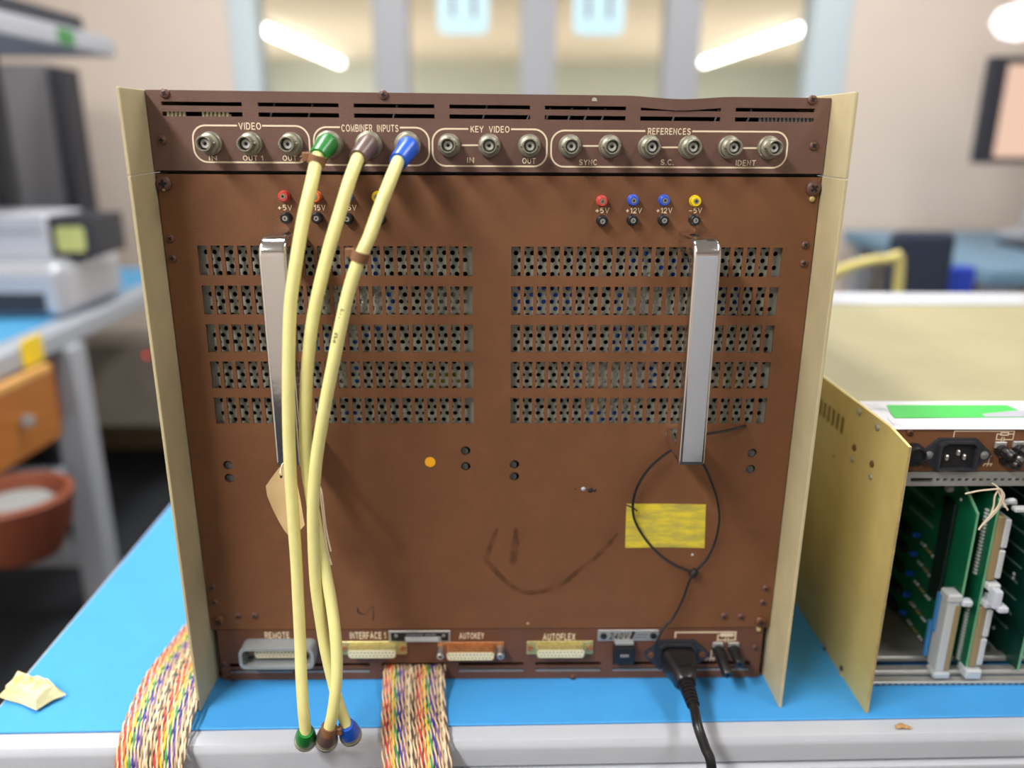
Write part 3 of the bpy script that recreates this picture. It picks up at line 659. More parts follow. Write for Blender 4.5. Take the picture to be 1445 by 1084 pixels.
# screws
def screw_mesh(r):
    mb = MB().use('brown_dark'); h = r*0.55
    mb.lathe([(r, 0), (r, h*0.35), (r*0.86, h*0.75), (r*0.55, h), (0.0, h*1.02)], n=18, cap=False)
    return mb
def cross_mesh(r):
    h = r*0.55; w_ = r*0.16; L_ = r*0.5
    return MB().box(-L_, L_, -h-0.00012, -h+0.0003, -w_, w_).box(-w_, w_, -h-0.00013, -h+0.0003, -L_, L_)  # raised dark cross stands in for the shade of a driver recess
SCR = {}
def screw(u, v, r, Y=0.0, m_='brown_dark', parent=None, name='screw', world=None):
    parent = parent or rack
    p_ = world if world is not None else atY(u, v, Y-0.001); loc = (p_[0], Y, p_[2]); key = (r, m_)
    if key not in SCR:
        mb = screw_mesh(r); mb.mats = []; s = mb.build(name, m_, parent, loc=loc)
        SCR[key] = s; cross_mesh(r).build('dark_cross', 'dark', s, loc=loc, smooth=False)
    else: s = copy_part(SCR[key], parent, loc)
    s.rotation_euler.y = random.uniform(0, PI/2); return s
for u, v in ((232, 132), (541, 134), (1147, 141), (228, 198), (1149, 206)): screw(u, v, 0.0031, PY)
for u, v in ((240, 337), (243, 365), (1137, 346), (1135, 372), (299, 830), (302, 850), (1081, 831), (1077, 851), (336, 870), (359, 870), (1022, 870), (1046, 871)): screw(u, v, 0.0028, 0)
for u, v in ((231, 259), (1148, 266)): screw(u, v, 0.0052, 0)
for u, v in ((309, 877), (1074, 878)): screw(u, v, 0.0050, -0.0002, 'rust')
for u, v in ((1066, 915), (315, 938), (329, 959), (809, 957)): screw(u, v, 0.0026, 0.0003)
for u, v in ((231, 266), (1146, 281), (1071, 889)):
    p_ = atY(u, v, -0.002); rp(MB().lathe([(0.0018, 0), (0.0018, 0.002), (0.0008, 0.0026)], (p_.x, 0, p_.z), (0, -1, 0), 10), 'bare_thread', 'brassedge')

# BNC sockets
BX = [-0.1811, -0.1553, -0.1290, -0.1030, -0.0777, -0.0531, -0.0272, -0.0010, 0.0250, 0.0515, 0.0775, 0.1032, 0.1297, 0.1558, 0.1817]
BZ = 0.4148
def bnc_body():
    mb = MB(); mb.lathe([(0.0074, 0), (0.0074, 0.0022), (0.0068, 0.0030), (0.0066, 0.0032), (0.0064, 0.0062), (0.0052, 0.0066), (0.0047, 0.0070), (0.0047, 0.0128), (0.0050, 0.0132), (0.0050, 0.0150), (0.0046, 0.0156), (0.0041, 0.0156), (0.0039, 0.0150), (0.0039, 0.0060), (0.0, 0.0058)], n=28, cap=False)
    for s in (-1, 1): mb.lathe([(0.0011, 0), (0.0011, 0.0013), (0.0, 0.0014)], (s*0.0047, -0.0105, 0), (s, 0, 0), 10)
    return mb
bnc0 = None
for i, x in enumerate(BX):
    if i in (3, 4, 5): zz = drop(x, BZ)
    zz = drop(x, BZ); loc = (x, PY, zz)
    if bnc0 is None:
        bnc0 = bnc_body().build('coaxial_socket', 'nickel', rack, loc=loc)
        MB().lathe([(0.0030, 0.0055), (0.0030, 0.0115), (0.0026, 0.0120), (0.0012, 0.0120), (0.0011, 0.0090), (0.0, 0.0090)], n=18, cap=False).build('insulator', 'white_pl', bnc0, loc=loc)
        MB().lathe([(0.0007, 0.009), (0.0007, 0.0125), (0.0, 0.0125)], n=10, cap=False).build('centre_contact', 'dark', bnc0, loc=loc)
    else: copy_part(bnc0, rack, loc)
# legend boxes
for x0, x1, zt, zb, ta, tb in ((-0.1926, -0.1177, 0.4258, 0.4030, 334, 371), (-0.1148, -0.0402, 0.4252, 0.4016, 479, 565), (-0.0380, 0.0365, 0.4246, 0.4014, 660, 722), (0.0393, 0.1942, 0.4240, 0.4013, 910, 978)):
    r = 0.0085; pts = rrect(x0, x1, zb, zt, r, 8)
    ga, gb = atY(ta, 180, PY).x, atY(tb, 180, PY).x
    path = [(ga, zt)]+[p_ for p_ in pts[9:18]]+pts[18:27]+pts[27:36]+pts[0:9]+[(gb, zt)]
    lines([path], 0.0011, PY-0.0002, 'legend_outline', 'print', rack)
for u0, u1, v in ((652, 675, 205), (823, 845, 206), (934, 956, 208), (1047, 1068, 209)):
    a, b = atY(u0, v, PY), atY(u1, v, PY); lines([[(a.x, a.z), (b.x, b.z)]], 0.0011, PY-0.0002, 'link_line', 'print', rack)
for s, q in (('VIDEO', (337, 173, 368, 183)), ('COMBINER  INPUTS', (482, 176, 562, 186)), ('KEY  VIDEO', (664, 178, 719, 187)), ('REFERENCES', (914, 181, 975, 190)), ('IN', (295, 219.5, 306, 226.5)), ('OUT 1', (343, 219.5, 371, 226.8)), ('OUT 2', (399, 219.5, 428, 227)), ('IN', (659, 222, 669, 230)), ('OUT', (737, 223, 756, 231)), ('SYNC', (817, 225, 843, 233)), ('S.C.', (932, 225, 951, 233)), ('IDENT', (1038, 226, 1067, 234))):
    lettering(s, *q, PY-0.0002, 'print', rack)
for s, q in (('+5V', (392, 289, 412, 297)), ('+15V', (437, 289, 459, 297)), ('-15V', (479, 289, 503, 297)), ('+5V', (840, 293, 860, 301)), ('+12V', (883, 293, 906, 301)), ('+12V', (926, 293, 949, 301)), ('-5V', (972, 293, 991, 301))):
    lettering(s, *q, -0.0002, 'print', rack)
for s, q in (('REMOTE', (374, 892, 408, 901)), ('INTERFACE 1', (494, 892, 544, 902)), ('AUTOKEY', (648, 893, 683, 902)), ('AUTOFLEX', (766, 894, 812, 904))):
    lettering(s, *q, 0.0001, 'print', rack, bold=0.03)
# test sockets
def jack(u, v, m_, name='test_socket', lab=None):
    p_ = atY(u, v, -0.004); loc = (p_.x, 0, p_.z)
    j = MB().lathe([(0.0038, 0), (0.0038, 0.0012), (0.0034, 0.0016), (0.0034, 0.0052), (0.0028, 0.0058), (0.0018, 0.0058), (0.0017, 0.003), (0.0, 0.003)], n=20, cap=False).build(name, m_, rack, loc=loc, label=lab)
    MB().lathe([(0.0017, 0.003), (0.0017, 0.0060), (0.0009, 0.0060), (0.0008, 0.0034), (0.0, 0.0034)], n=14, cap=False).build('contact', 'steel' if m_ == 'black' else 'nickel', j, loc=loc)
for u, v, m_, lb in ((400, 277, 'red', 'red test socket at the left end'), (445, 278, 'orange', 'orange test socket'), (489, 278, 'bluej', None), (532, 278, 'yellow', 'yellow test socket half behind the cable'), (850, 284, 'red', 'red test socket right of the middle'), (894, 283, 'bluej', 'first blue test socket'), (938, 283, 'bluej', 'second blue test socket'), (982, 284, 'yellow', 'yellow test socket at the right end')): jack(u, v, m_, lab=lb)
for u, v in ((403, 308), (447, 308), (490, 309), (536, 310), (850, 312), (893, 311), (937, 311), (981, 311)): jack(u, v, 'black')
# chrome handles
def handle(xc):
    outer = [(0.0, 0.3600), (-0.034, 0.3600), (-0.0405, 0.3585), (-0.0450, 0.3545), (-0.0468, 0.3480), (-0.0468, 0.2110), (-0.0462, 0.2085), (-0.0440, 0.2075), (0.0, 0.2075)]
    inner = [(0.0, 0.2190), (-0.028, 0.2190), (-0.0325, 0.2205), (-0.0338, 0.2250), (-0.0338, 0.3400), (-0.0325, 0.3450), (-0.028, 0.3470), (0.0, 0.3470)]
    n1, w_ = len(outer), 0.0090
    # swept bar: cross-section across x with rounded edges, built from insets
    bm = bmesh.new(); P = outer+inner
    vs0 = [bm.verts.new((xc-w_, y, z)) for y, z in P]; vs1 = [bm.verts.new((xc+w_, y, z)) for y, z in P]
    n = len(P)
    pairs = list(zip(range(n1), [n-1, n-2, n-2, n-3, n-4, n-5, n-6, n-7, n-8]))
    for i in range(n1-1):
        a, b = pairs[i], pairs[i+1]
        for V, fl in ((vs0, 0), (vs1, 1)):
            q = [V[a[0]], V[b[0]], V[b[1]], V[a[1]]]; q = [v for k, v in enumerate(q) if v not in q[:k]]
            bm.faces.new(q if fl else q[::-1])
    for i in range(n):
        j = (i+1) % n; bm.faces.new([vs0[i], vs0[j], vs1[j], vs1[i]])
    bmesh.ops.recalc_face_normals(bm, faces=bm.faces[:])
    ed = [e for e in bm.edges if abs(e.verts[0].co.x-e.verts[1].co.x) < 1e-6 and len(e.link_faces) == 2 and any(abs(f.normal.x) < 0.3 for f in e.link_faces) and any(abs(f.normal.x) > 0.9 for f in e.link_faces)]
    bmesh.ops.bevel(bm, geom=ed, offset=0.0026, segments=3, profile=0.5, affect='EDGES', clamp_overlap=True)
    mb = MB(); mb.wn = True; bm.verts.index_update(); mb.add([v.co for v in bm.verts], [[v.index for v in f.verts] for f in bm.faces]); bm.free()
    return mb
for xc_, zt_ in ((-0.1352, 0), (0.1358, 0)):
    hd = rp(handle(xc_), 'carry_handle', 'chrome')
    for zz in (0.2130,): MB().lathe([(0.0060, 0), (0.0060, 0.0010)], (xc_-0.003, 0, zz), (0, -1, 0), 18).build('mounting_washer', 'steel', hd)
# sticker, tape, marks
p_ = atY(607, 652, 0); rp(MB().lathe([(0.0039, 0.0), (0.0039, 0.0002)], (p_.x, -0.0001, p_.z), (0, -1, 0), 24), 'round_sticker', 'sticker', label='orange round sticker')
tq = [atY(u, v, 0) for u, v in ((882, 773), (940, 772), (994, 773), (995, 745), (996, 712), (940, 711), (884, 711), (883, 740))]
rp(MB().prism([(q.x, q.z) for q in tq], -0.0004, -0.0001), 'yellow_tape', 'tape', smooth=False, label='piece of yellow tape with grey smudges')
def strip(pts, wd, name, m_, Y=-0.00025):
    P = spline([atY(u, v, 0) for u, v in pts], 6); mb = MB(); v = []; f = []
    for i, q in enumerate(P):
        d = P[min(i+1, len(P)-1)]-P[max(i-1, 0)]; nn = Vector((-d.z, 0, d.x)).normalized()*(wd/2*(0.7+0.5*math.sin(i*1.3)**2)*min(1, 0.3+i/5, 0.3+(len(P)-1-i)/5))
        v += [(q.x+nn.x, Y, q.z+nn.z), (q.x-nn.x, Y, q.z-nn.z)]
        if i: f.append((2*i-2, 2*i-1, 2*i+1, 2*i))
    mb.add(v, f); return rp(mb, name, m_, smooth=False)
strip([(702, 745), (694, 765), (687, 790), (697, 803), (712, 818), (730, 832), (755, 836), (790, 826), (815, 806), (845, 782), (872, 752)], 0.0042, 'water_stain', 'stain')
strip([(728, 745), (726, 780), (722, 800)], 0.006, 'water_stain', 'stain')
strip([(505, 856), (506, 864), (516, 866), (525, 856), (527, 866), (526, 876)], 0.0012, 'pencil_mark', 'pencil')
for u, v, w_, m_ in ((823, 690, 0.0016, 'whitebox'), (833, 692, 0.0022, 'ink'), (839, 692, 0.0015, 'ink'), (977, 783, 0.0010, 'whitebox'), (812, 690, 0.0008, 'ink'), (745, 880, 0.0012, 'crumb')):
    p_ = atY(u, v, 0); rp(MB().lathe([(w_, 0), (w_*0.7, 0.0003), (0, 0.0004)], (p_.x, -0.00005, p_.z), (0, -1, 0), 9, cap=False), 'paint_chip', m_)

# D connectors along the bottom
LY = 0.0004
def dpoly(cx, cz, wt, wb_, h, r=0.0015):
    return [(cx-wt/2+r, cz+h/2), (cx-wt/2, cz+h/2-r), (cx-wb_/2, cz-h/2+r), (cx-wb_/2+r, cz-h/2), (cx+wb_/2-r, cz-h/2), (cx+wb_/2, cz-h/2+r), (cx+wt/2, cz+h/2-r), (cx+wt/2-r, cz+h/2)]
def dconn(cx, cz, shellm, name, flange=True, depth=0.0085, jack_posts=False, flm=None, fw=0.0530):
    mb = MB()
    if flange: mb.bbox(cx-fw/2, cx+fw/2, LY-0.0012, LY, cz-0.0062, cz+0.0062, 0.0008, 1)
    wt, wb_, h = 0.0385, 0.0372, 0.0082
    outer = dpoly(cx, cz, wt, wb_, h); inner = dpoly(cx, cz, wt-0.0014, wb_-0.0014, h-0.0014)
    mb.ringprism(outer, inner, LY-depth, LY-0.0006)
    fl = rp(mb, name, flm or shellm)
    ins = MB(); ins.prism(dpoly(cx, cz, wt-0.0014, wb_-0.0014, h-0.0014), LY-depth-0.0004, LY-0.001); ins.build('insulator', 'cream', fl, smooth=False)
    hol = MB()
    for k in range(13): hol.lathe([(0.00050, 0), (0.00050, 0.0001)], (cx+(k-6)*0.00276, LY-depth-0.0004, cz+0.0014), (0, -1, 0), 8)
    for k in range(12): hol.lathe([(0.00050, 0), (0.00050, 0.0001)], (cx+(k-5.5)*0.00276, LY-depth-0.0004, cz-0.0014), (0, -1, 0), 8)
    o = hol.build('pin_holes', 'ink', fl, smooth=False)
    for s in (-1, 1):
        if jack_posts: MB().lathe([(0.0030, 0), (0.0030, 0.010), (0.0024, 0.0105), (0.0013, 0.0105), (0.0012, 0.008), (0, 0.008)], (cx+s*0.0235, LY-0.001, cz), (0, -1, 0), 14, cap=False).build('jack_post', 'steel', fl)
        else: MB().lathe([(0.0024, 0), (0.0024, 0.0012), (0.0012, 0.0012), (0.001, 0.0004), (0, 0.0004)], (cx+s*0.0235, LY-0.0012, cz), (0, -1, 0), 12, cap=False).build('fixing_screw', 'copper', fl)
    return fl
CZ = 0.0315
cxr = (atY(346, 925, -0.012).x+atY(434, 925, -0.012).x)/2
dconn(cxr, CZ+0.0005, 'greyhood', 'remote_connector', depth=0.0070)
hood = MB(); hood.ringprism(rrect(cxr-0.0288, cxr+0.0288, CZ-0.0090, CZ+0.0096, 0.005), rrect(cxr-0.0264, cxr+0.0264, CZ-0.0066, CZ+0.0076, 0.004), LY-0.0135, LY)
rp(hood, 'connector_shroud', 'greyhood', label='grey rounded shroud around the leftmost connector')
dconn((atY(484, 918, -0.008).x+atY(567, 918, -0.008).x)/2-0.0005, CZ+0.001, 'shell', 'interface_connector')
dconn(atY(664, 925, -0.008).x, CZ, 'copper', 'autokey_connector', jack_posts=True, depth=0.0105)
dconn(atY(791, 918, -0.006).x, CZ+0.0005, 'shell', 'autoflex_connector')
# rating plates
def label_plate(u0, v0, u1, v1):
    a, b = atY(u0, v1, LY), atY(u1, v0, LY)
    p = rp(MB().bbox(a.x, b.x, LY-0.0012, LY, a.z, b.z, 0.0005, 1), 'rating_plate', 'alum'); return p, a.x, b.x, a.z, b.z
p, x0, x1, z0, z1 = label_plate(843, 888, 930, 904)
for x in (x0+0.0045, x1-0.0045): MB().lathe([(0.0026, 0), (0.0026, 0.001), (0.0018, 0.0014), (0, 0.0014)], (x, LY-0.0012, (z0+z1)/2), (0, -1, 0), 14, cap=False).build('plate_screw', 'black', p)
lettering_xz('240V', x0+0.009, x0+0.024, z0+0.0020, z1-0.0022, LY-0.0014, 'ink', p, bold=0.03, shear=0.2)
lines([[(x0+0.0262, z0+0.002), (x0+0.0282, z1-0.002)]], 0.0026, LY-0.0014, 'printed_bar', 'ink', p)
lines([[(x0+0.0305, z1-0.0040), (x1-0.0095, z1-0.0040)], [(x0+0.0295, z0+0.0036), (x1-0.0100, z0+0.0036)]], 0.0009, LY-0.0014, 'printed_rule', 'greycase', p)
p, x0, x1, z0, z1 = label_plate(549, 889, 636, 906)
MB().box(x0+0.002, x0+0.0125, LY-0.0016, LY-0.0011, z0+0.0018, z1-0.0018).build('black_inset', 'black', p, smooth=False)
MB().box(x0+0.0125, x1-0.002, LY-0.0015, LY-0.0011, (z0+z1)/2+0.0004, z1-0.0018).build('black_inset', 'black', p, smooth=False)
MB().box(x1-0.0075, x1-0.002, LY-0.0016, LY-0.0011, z0+0.0018, z1-0.0018).build('black_inset', 'black', p, smooth=False)
MB().box(x0+0.0135, x1-0.0095, LY-0.0022, LY-0.0011, z0+0.0018, (z0+z1)/2-0.0002).build('white_strip', 'grey_pl', p, smooth=False)
lines([[(x0+0.014, z1-0.0032), (x0+0.027, z1-0.0032)], [(x0+0.029, z1-0.0034), (x1-0.012, z1-0.0030)]], 0.0007, LY-0.0018, 'printed_rule', 'greyink', p)
for x in (x0+0.006, x1-0.0055): MB().lathe([(0.0016, 0), (0.0014, 0.0005), (0, 0.0006)], (x, LY-0.0016, z1-0.004), (0, -1, 0), 10, cap=False).build('plate_screw', 'steel', p)
# fuse drawer knob
a, b = atY(865, 939, -0.006), atY(897, 908, -0.006)
fk = rp(MB().bbox(a.x, b.x, LY-0.008, LY, a.z+0.001, b.z-0.003, 0.002, 2), 'fuse_knob', 'black')
MB().bbox(a.x+0.001, b.x-0.001, LY-0.006, LY-0.0003, b.z-0.0028, b.z+0.0004, 0.0008, 1).build('fuse_collar', 'greyhood', fk)
MB().bbox(a.x+0.005, b.x-0.005, LY-0.0095, LY-0.007, (a.z+b.z)/2-0.001, (a.z+b.z)/2+0.001, 0.0004, 1).build('finger_slot', 'greycase', fk)

# mains inlets and binding posts, used by both units
def inlet(cx, cz, Y, parent, pins=True):
    fl = MB(); hw_ = 0.0250
    pts = []
    for (x, z) in ((-0.0135, 0.0125), (0.0135, 0.0125), (0.0175, 0.0090)): pts.append((x, z))
    pts += [(hw_*math.cos(q)*0.2+0.0205, 0.0048*math.sin(q)) for q in (1.2, 0.6, 0, -0.6, -1.2)]
    pts += [(0.0175, -0.0090), (0.0135, -0.0125), (-0.0135, -0.0125), (-0.0175, -0.0090)]
    pts += [(-(hw_*math.cos(q)*0.2+0.0205), 0.0048*math.sin(q)) for q in (-1.2, -0.6, 0, 0.6, 1.2)]
    pts += [(-0.0175, 0.0090)]
    fl.prism([(cx+x, cz+z) for x, z in pts], Y-0.0030, Y)
    fo = [(-0.0105, 0.0115), (0.0105, 0.0115), (0.0145, 0.0085), (0.0145, -0.0110), (-0.0145, -0.0110), (-0.0145, 0.0085)]
    fi = [(x*0.88, z*0.86) for x, z in fo]
    fl.ringprism([(cx+x, cz+z) for x, z in fo], [(cx+x, cz+z) for x, z in fi], Y-0.0065, Y-0.0029)
    o = fl.build('mains_inlet', 'inlet', parent, smooth=False)
    if pins:
        MB().prism([(cx+x, cz+z) for x, z in fi], Y-0.0034, Y-0.0031).build('inlet_recess', 'dark', o, smooth=False)
        for dx, dz in ((-0.0078, -0.0012), (0.0, 0.0026), (0.0048, -0.0008)): MB().bbox(cx+dx-0.0011, cx+dx+0.0011, Y-0.0062, Y-0.003, cz+dz-0.0022, cz+dz+0.0022, 0.0007, 1).build('pin', 'steel', o)
    for s in (-1, 1): MB().lathe([(0.0031, 0), (0.0031, 0.0006), (0.002, 0.001), (0, 0.001)], (cx+s*0.0203, Y-0.0030, cz), (0, -1, 0), 14, cap=False).build('fixing_screw', 'steel' if pins else 'rust', o)
    return o
def post(x, z, Y, parent, ln=0.017, d=(0.15, -1, -0.12)):
    o = MB().lathe([(0.0046, 0), (0.0046, 0.004), (0.0038, 0.0045), (0.0042, 0.006), (0.0042, ln-0.002), (0.0034, ln), (0.0012, ln), (0.001, ln-0.003), (0, ln-0.003)], (x, Y, z), d, 10, cap=False).build('binding_post', 'blackrub', parent)
    MB().bbox(x-0.0042, x+0.0042, Y-0.0022, Y, z+0.0012, z+0.0062, 0.0005, 1).build('metal_tab', 'alum', o)
    return o
ICX, ICZ = 0.1470, 0.0263
inlet(ICX, ICZ, LY, rack, pins=False)
post(0.1798, 0.0305, LY, rack, 0.026, (0.10, -1, -0.28)); post(0.1925, 0.0305, LY, rack, 0.018, (0.05, -1, -0.15))
lines([[(0.1455, 0.0405), (0.1455, 0.0452), (0.1935, 0.0452), (0.1935, 0.0385)]], 0.0012, LY-0.0002, 'printed_symbol', 'print', rack)
lines([[(0.1795, 0.0372), (0.1795, 0.0425), (0.1935, 0.0425)], [(0.1795, 0.0380), (0.1858, 0.0380)], [(0.1878, 0.0380), (0.1935, 0.0380)], [(0.1858, 0.0362), (0.1858, 0.0398)], [(0.1878, 0.0362), (0.1878, 0.0398)]], 0.0009, LY-0.0002, 'printed_symbol', 'print', rack)
MB().ringprism(rrect(0.1815, 0.1915, 0.0411, 0.0439, 0.0002, 1), rrect(0.1823, 0.1907, 0.0419, 0.0431, 0.0002, 1), LY-0.0003, LY).build('printed_symbol', 'print', rack, smooth=False)
lines([[(0.1755, 0.0285), (0.1755, 0.0235), (0.1755, 0.0212)], [(0.1722, 0.0212), (0.1785, 0.0212)], [(0.1725, 0.0212), (0.1715, 0.0190)], [(0.1755, 0.0212), (0.1745, 0.0190)], [(0.1783, 0.0212), (0.1773, 0.0190)]], 0.0009, LY-0.0002, 'printed_symbol', 'print', rack)

# ================================================================ THE GOLD UNIT ON THE RIGHT
UX, UX1, UH, UF, UB = 0.2845, 0.735, 0.2205, -0.0070, 0.505
unit = thing('card_cage_unit', (0.5, 0.2, ZT), 'gold steel card cage unit with open front and green boards', 'equipment')
def up(mb, name, m=None, **k): return mb.build(name, m, unit, **k)
sp = MB(); fnx = lambda a, b, t: (t, a, b)
sv = [(0.0600+k*0.0092, 0.0600+k*0.0092+0.0052, 0.1895, 0.2040) for k in range(9)]
plate(sp, -0.0100, UB, ZT, UH+0.0030, UX, UX+0.0022, rects=sv, fn=fnx)
sp.prism([(-0.0415, ZT), (-0.0100, ZT), (-0.0100, UH+0.0030), (-0.0130, UH+0.0030), (-0.0415, 0.2195)], UX, UX+0.0022, 'X')
up(sp, 'side_plate', 'brass', smooth=False)
up(MB().box(UX+0.0003, UX+0.0019, -0.0423, -0.0414, ZT, 0.2195), 'bare_edge', 'brassedge', smooth=False)
up(MB().box(UX1-0.0022, UX1, -0.0415, UB, ZT, UH+0.003), 'side_plate', 'brass', smooth=False)
up(MB().box(UX+0.0022, UX1-0.0022, UF+0.001, 0.432, UH-0.0012, UH), 'top_cover', 'brasslid', smooth=False)
up(MB().bbox(UX, UX1, 0.432, UB+0.003, UH-0.012, UH+0.002, 0.001, 1), 'rear_rail', 'lam')
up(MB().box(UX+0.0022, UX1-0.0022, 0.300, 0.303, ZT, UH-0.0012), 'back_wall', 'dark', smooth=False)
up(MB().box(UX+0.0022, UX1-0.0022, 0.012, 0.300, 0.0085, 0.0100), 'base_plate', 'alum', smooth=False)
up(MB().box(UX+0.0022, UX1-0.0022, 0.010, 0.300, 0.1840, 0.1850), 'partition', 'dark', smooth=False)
fp = up(MB().box(UX+0.0023, UX1-0.0023, UF, UF+0.0016, 0.1868, UH-0.0004), 'front_panel', 'brown', smooth=False)
ur = MB(); plate(ur, UX+0.0025, UX1-0.0025, 0.1752, 0.1862, UF-0.0010, UF+0.004, [(UX+0.024, 0.3250, 0.1785, 0.1815)]+[(0.3275+k*0.00535, 0.3275+k*0.00535+0.0028, 0.1792, 0.1812) for k in range(70)])
up(ur, 'upper_rail', 'alum', smooth=False)
up(MB().box(UX+0.0025, UX1-0.0025, UF+0.0042, UF+0.006, 0.1752, 0.1862), 'rail_backing', 'dark', smooth=False)
for y0, z0, z1 in ((UF-0.004, ZT+0.0002, 0.0060), (UF+0.004, 0.0062, 0.0105), (UF+0.016, 0.0102, 0.0150)):
    up(MB().bbox(UX+0.0025, UX1-0.0025, y0, y0+0.008, z0, z1, 0.0007, 1), 'lower_rail', 'alum')
ticks = MB(); x = UX+0.006
while x < 0.72:
    ticks.box(x, x+0.0026, UF-0.00415, UF-0.0039, 0.0034, 0.0044); x += 0.0051
o = up(ticks, 'guide_marks', 'ink', smooth=False); o['kind'] = 'stuff'
inlet(0.3380, 0.2005, UF, unit)
fu = up(MB().lathe([(0.0085, 0), (0.0085, 0.004), (0.0070, 0.008), (0.0058, 0.008), (0.0055, 0.006), (0, 0.006)], (0.3070, UF, 0.2005), (0, -1, 0), 24, cap=False), 'fuse_holder', 'black')
for x, z, d in ((0.3702, 0.2040, (0.35, -1, -0.12)), (0.3832, 0.2045, (0.35, -1, -0.12)), (0.3752, 0.1965, (0.30, -1, -0.06))): post(x, z, UF, unit, 0.013, d)
up(MB().bbox(0.3775, 0.3845, UF-0.009, UF-0.002, 0.1975, 0.2015, 0.0008, 1), 'link_bar', 'steel')
lettering('MAINS', 1325, 660, 1349, 668, UF-0.0002, 'print', unit, bold=0.03)
lines([[(0.3352, 0.2135), (0.3352, 0.2180), (0.3790, 0.2180), (0.3790, 0.2122)]], 0.0007, UF-0.0002, 'printed_symbol', 'print', unit)
lines([[(0.3700, 0.2115), (0.3668, 0.2115), (0.3668, 0.2158), (0.3690, 0.2158)], [(0.3755, 0.2158), (0.3790, 0.2158)], [(0.3725, 0.2115), (0.3790, 0.2115)], [(0.3708, 0.2098), (0.3708, 0.2132)], [(0.3724, 0.2098), (0.3724, 0.2132)]], 0.0007, UF-0.0002, 'printed_symbol', 'print', unit)
MB().ringprism(rrect(0.3692, 0.3754, 0.2146, 0.2172, 0.0002, 1), rrect(0.3699, 0.3747, 0.2153, 0.2165, 0.0002, 1), UF-0.0003, UF).build('printed_symbol', 'print', unit, smooth=False)
lines([[(0.3658, 0.1985), (0.3645, 0.1985), (0.3645, 0.1925)], [(0.3617, 0.1925), (0.3672, 0.1925)], [(0.3619, 0.1925), (0.3610, 0.1908)], [(0.3645, 0.1925), (0.3637, 0.1908)], [(0.3671, 0.1925), (0.3663, 0.1908)]], 0.0007, UF-0.0002, 'printed_symbol', 'print', unit)
lines([[(0.3800, 0.1975), (0.3830, 0.1975)], [(0.3800, 0.1955), (0.3822, 0.1955)]], 0.0007, UF-0.0002, 'printed_symbol', 'print', unit)
screw(1285, 611, 0.0027, UF, 'rust', unit)
def side_screw(y, z, r, m_): up(MB().lathe([(r, 0), (r, r*0.25), (r*0.7, r*0.55), (0, r*0.6)], (UX, y, z), (-1, 0, 0), 14, cap=False), 'side_screw', m_)
for u, v, r, m_ in ((1213, 581, 0.0030, 'steel'), (1239, 603, 0.0030, 'steel'), (1206, 632, 0.0027, 'rust'), (1203, 648, 0.0027, 'steel'), (1231, 655, 0.0027, 'rust'), (1229, 673, 0.0024, 'steel'), (1166, 910, 0.0026, 'steel'), (1164, 918, 0.0026, 'ink'), (1188, 943, 0.0024, 'ink'), (1187, 952, 0.0022, 'brassedge'), (1177, 644, 0.001, 'ink')):
    q = atX(u, v, UX); side_screw(q.y, q.z, r, m_)
# paper sheet with the green strip lying on the lid
sh = thing('paper_label', (0.40, 0.02, UH), 'white paper sheet with a bright green strip on the front of the gold lid', 'label')
sheet = MB(); X0, X1 = UX+0.0026, 0.62
sheet.add([(X0+0.004, 0.0530, UH+0.0003), (X1, 0.0530, UH+0.0003), (X1, -0.0065, UH+0.0003), (X0-0.0002, -0.0065, UH+0.0003), (X1, -0.0085, UH-0.0004), (X0-0.0002, -0.0085, UH-0.0004), (X1, -0.0082, UH-0.0010), (X0-0.0002, -0.0082, UH-0.0010)], [(0, 1, 2, 3), (3, 2, 4, 5), (5, 4, 6, 7)])
sheet.build('paper_sheet', 'paper', sh, smooth=False)
gp = [atZ(u, v, UH) for u, v in ((1251, 573), (1420, 573), (1437, 580), (1470, 590), (1262, 591), (1257, 585))]
MB().prism([(q.x, q.y) for q in gp], UH+0.0005, UH+0.0009, 'Z').build('green_strip', 'greenstrip', sh, smooth=False)
gb = MB(); gb.add([(q.x, q.y, UH+0.0010) for q in [atZ(u, v, UH) for u, v in ((1385, 586), (1445, 580), (1480, 590), (1390, 590))]], [(0, 1, 2, 3)]); gb.build('grey_smear', 'greyink', sh, smooth=False)
gl_ = MB()
for (ua, va, ub, vb) in ((1222, 570, 1246, 580), (1232, 570, 1256, 582), (1246, 577, 1252, 577), (1225, 577, 1250, 577), (1252, 590, 1262, 601), (1258, 597, 1275, 601)):
    a, b = atZ(ua, va, UH+0.0006), atZ(ub, vb, UH+0.0006); d = Vector((b.x-a.x, b.y-a.y, 0)).normalized()*0.0003; nn = Vector((-d.y, d.x, 0))
    gl_.add([a+nn, a-nn, b-nn, b+nn], [(0, 1, 2, 3)])
gl_.build('faint_lines', 'greyink', sh, smooth=False)
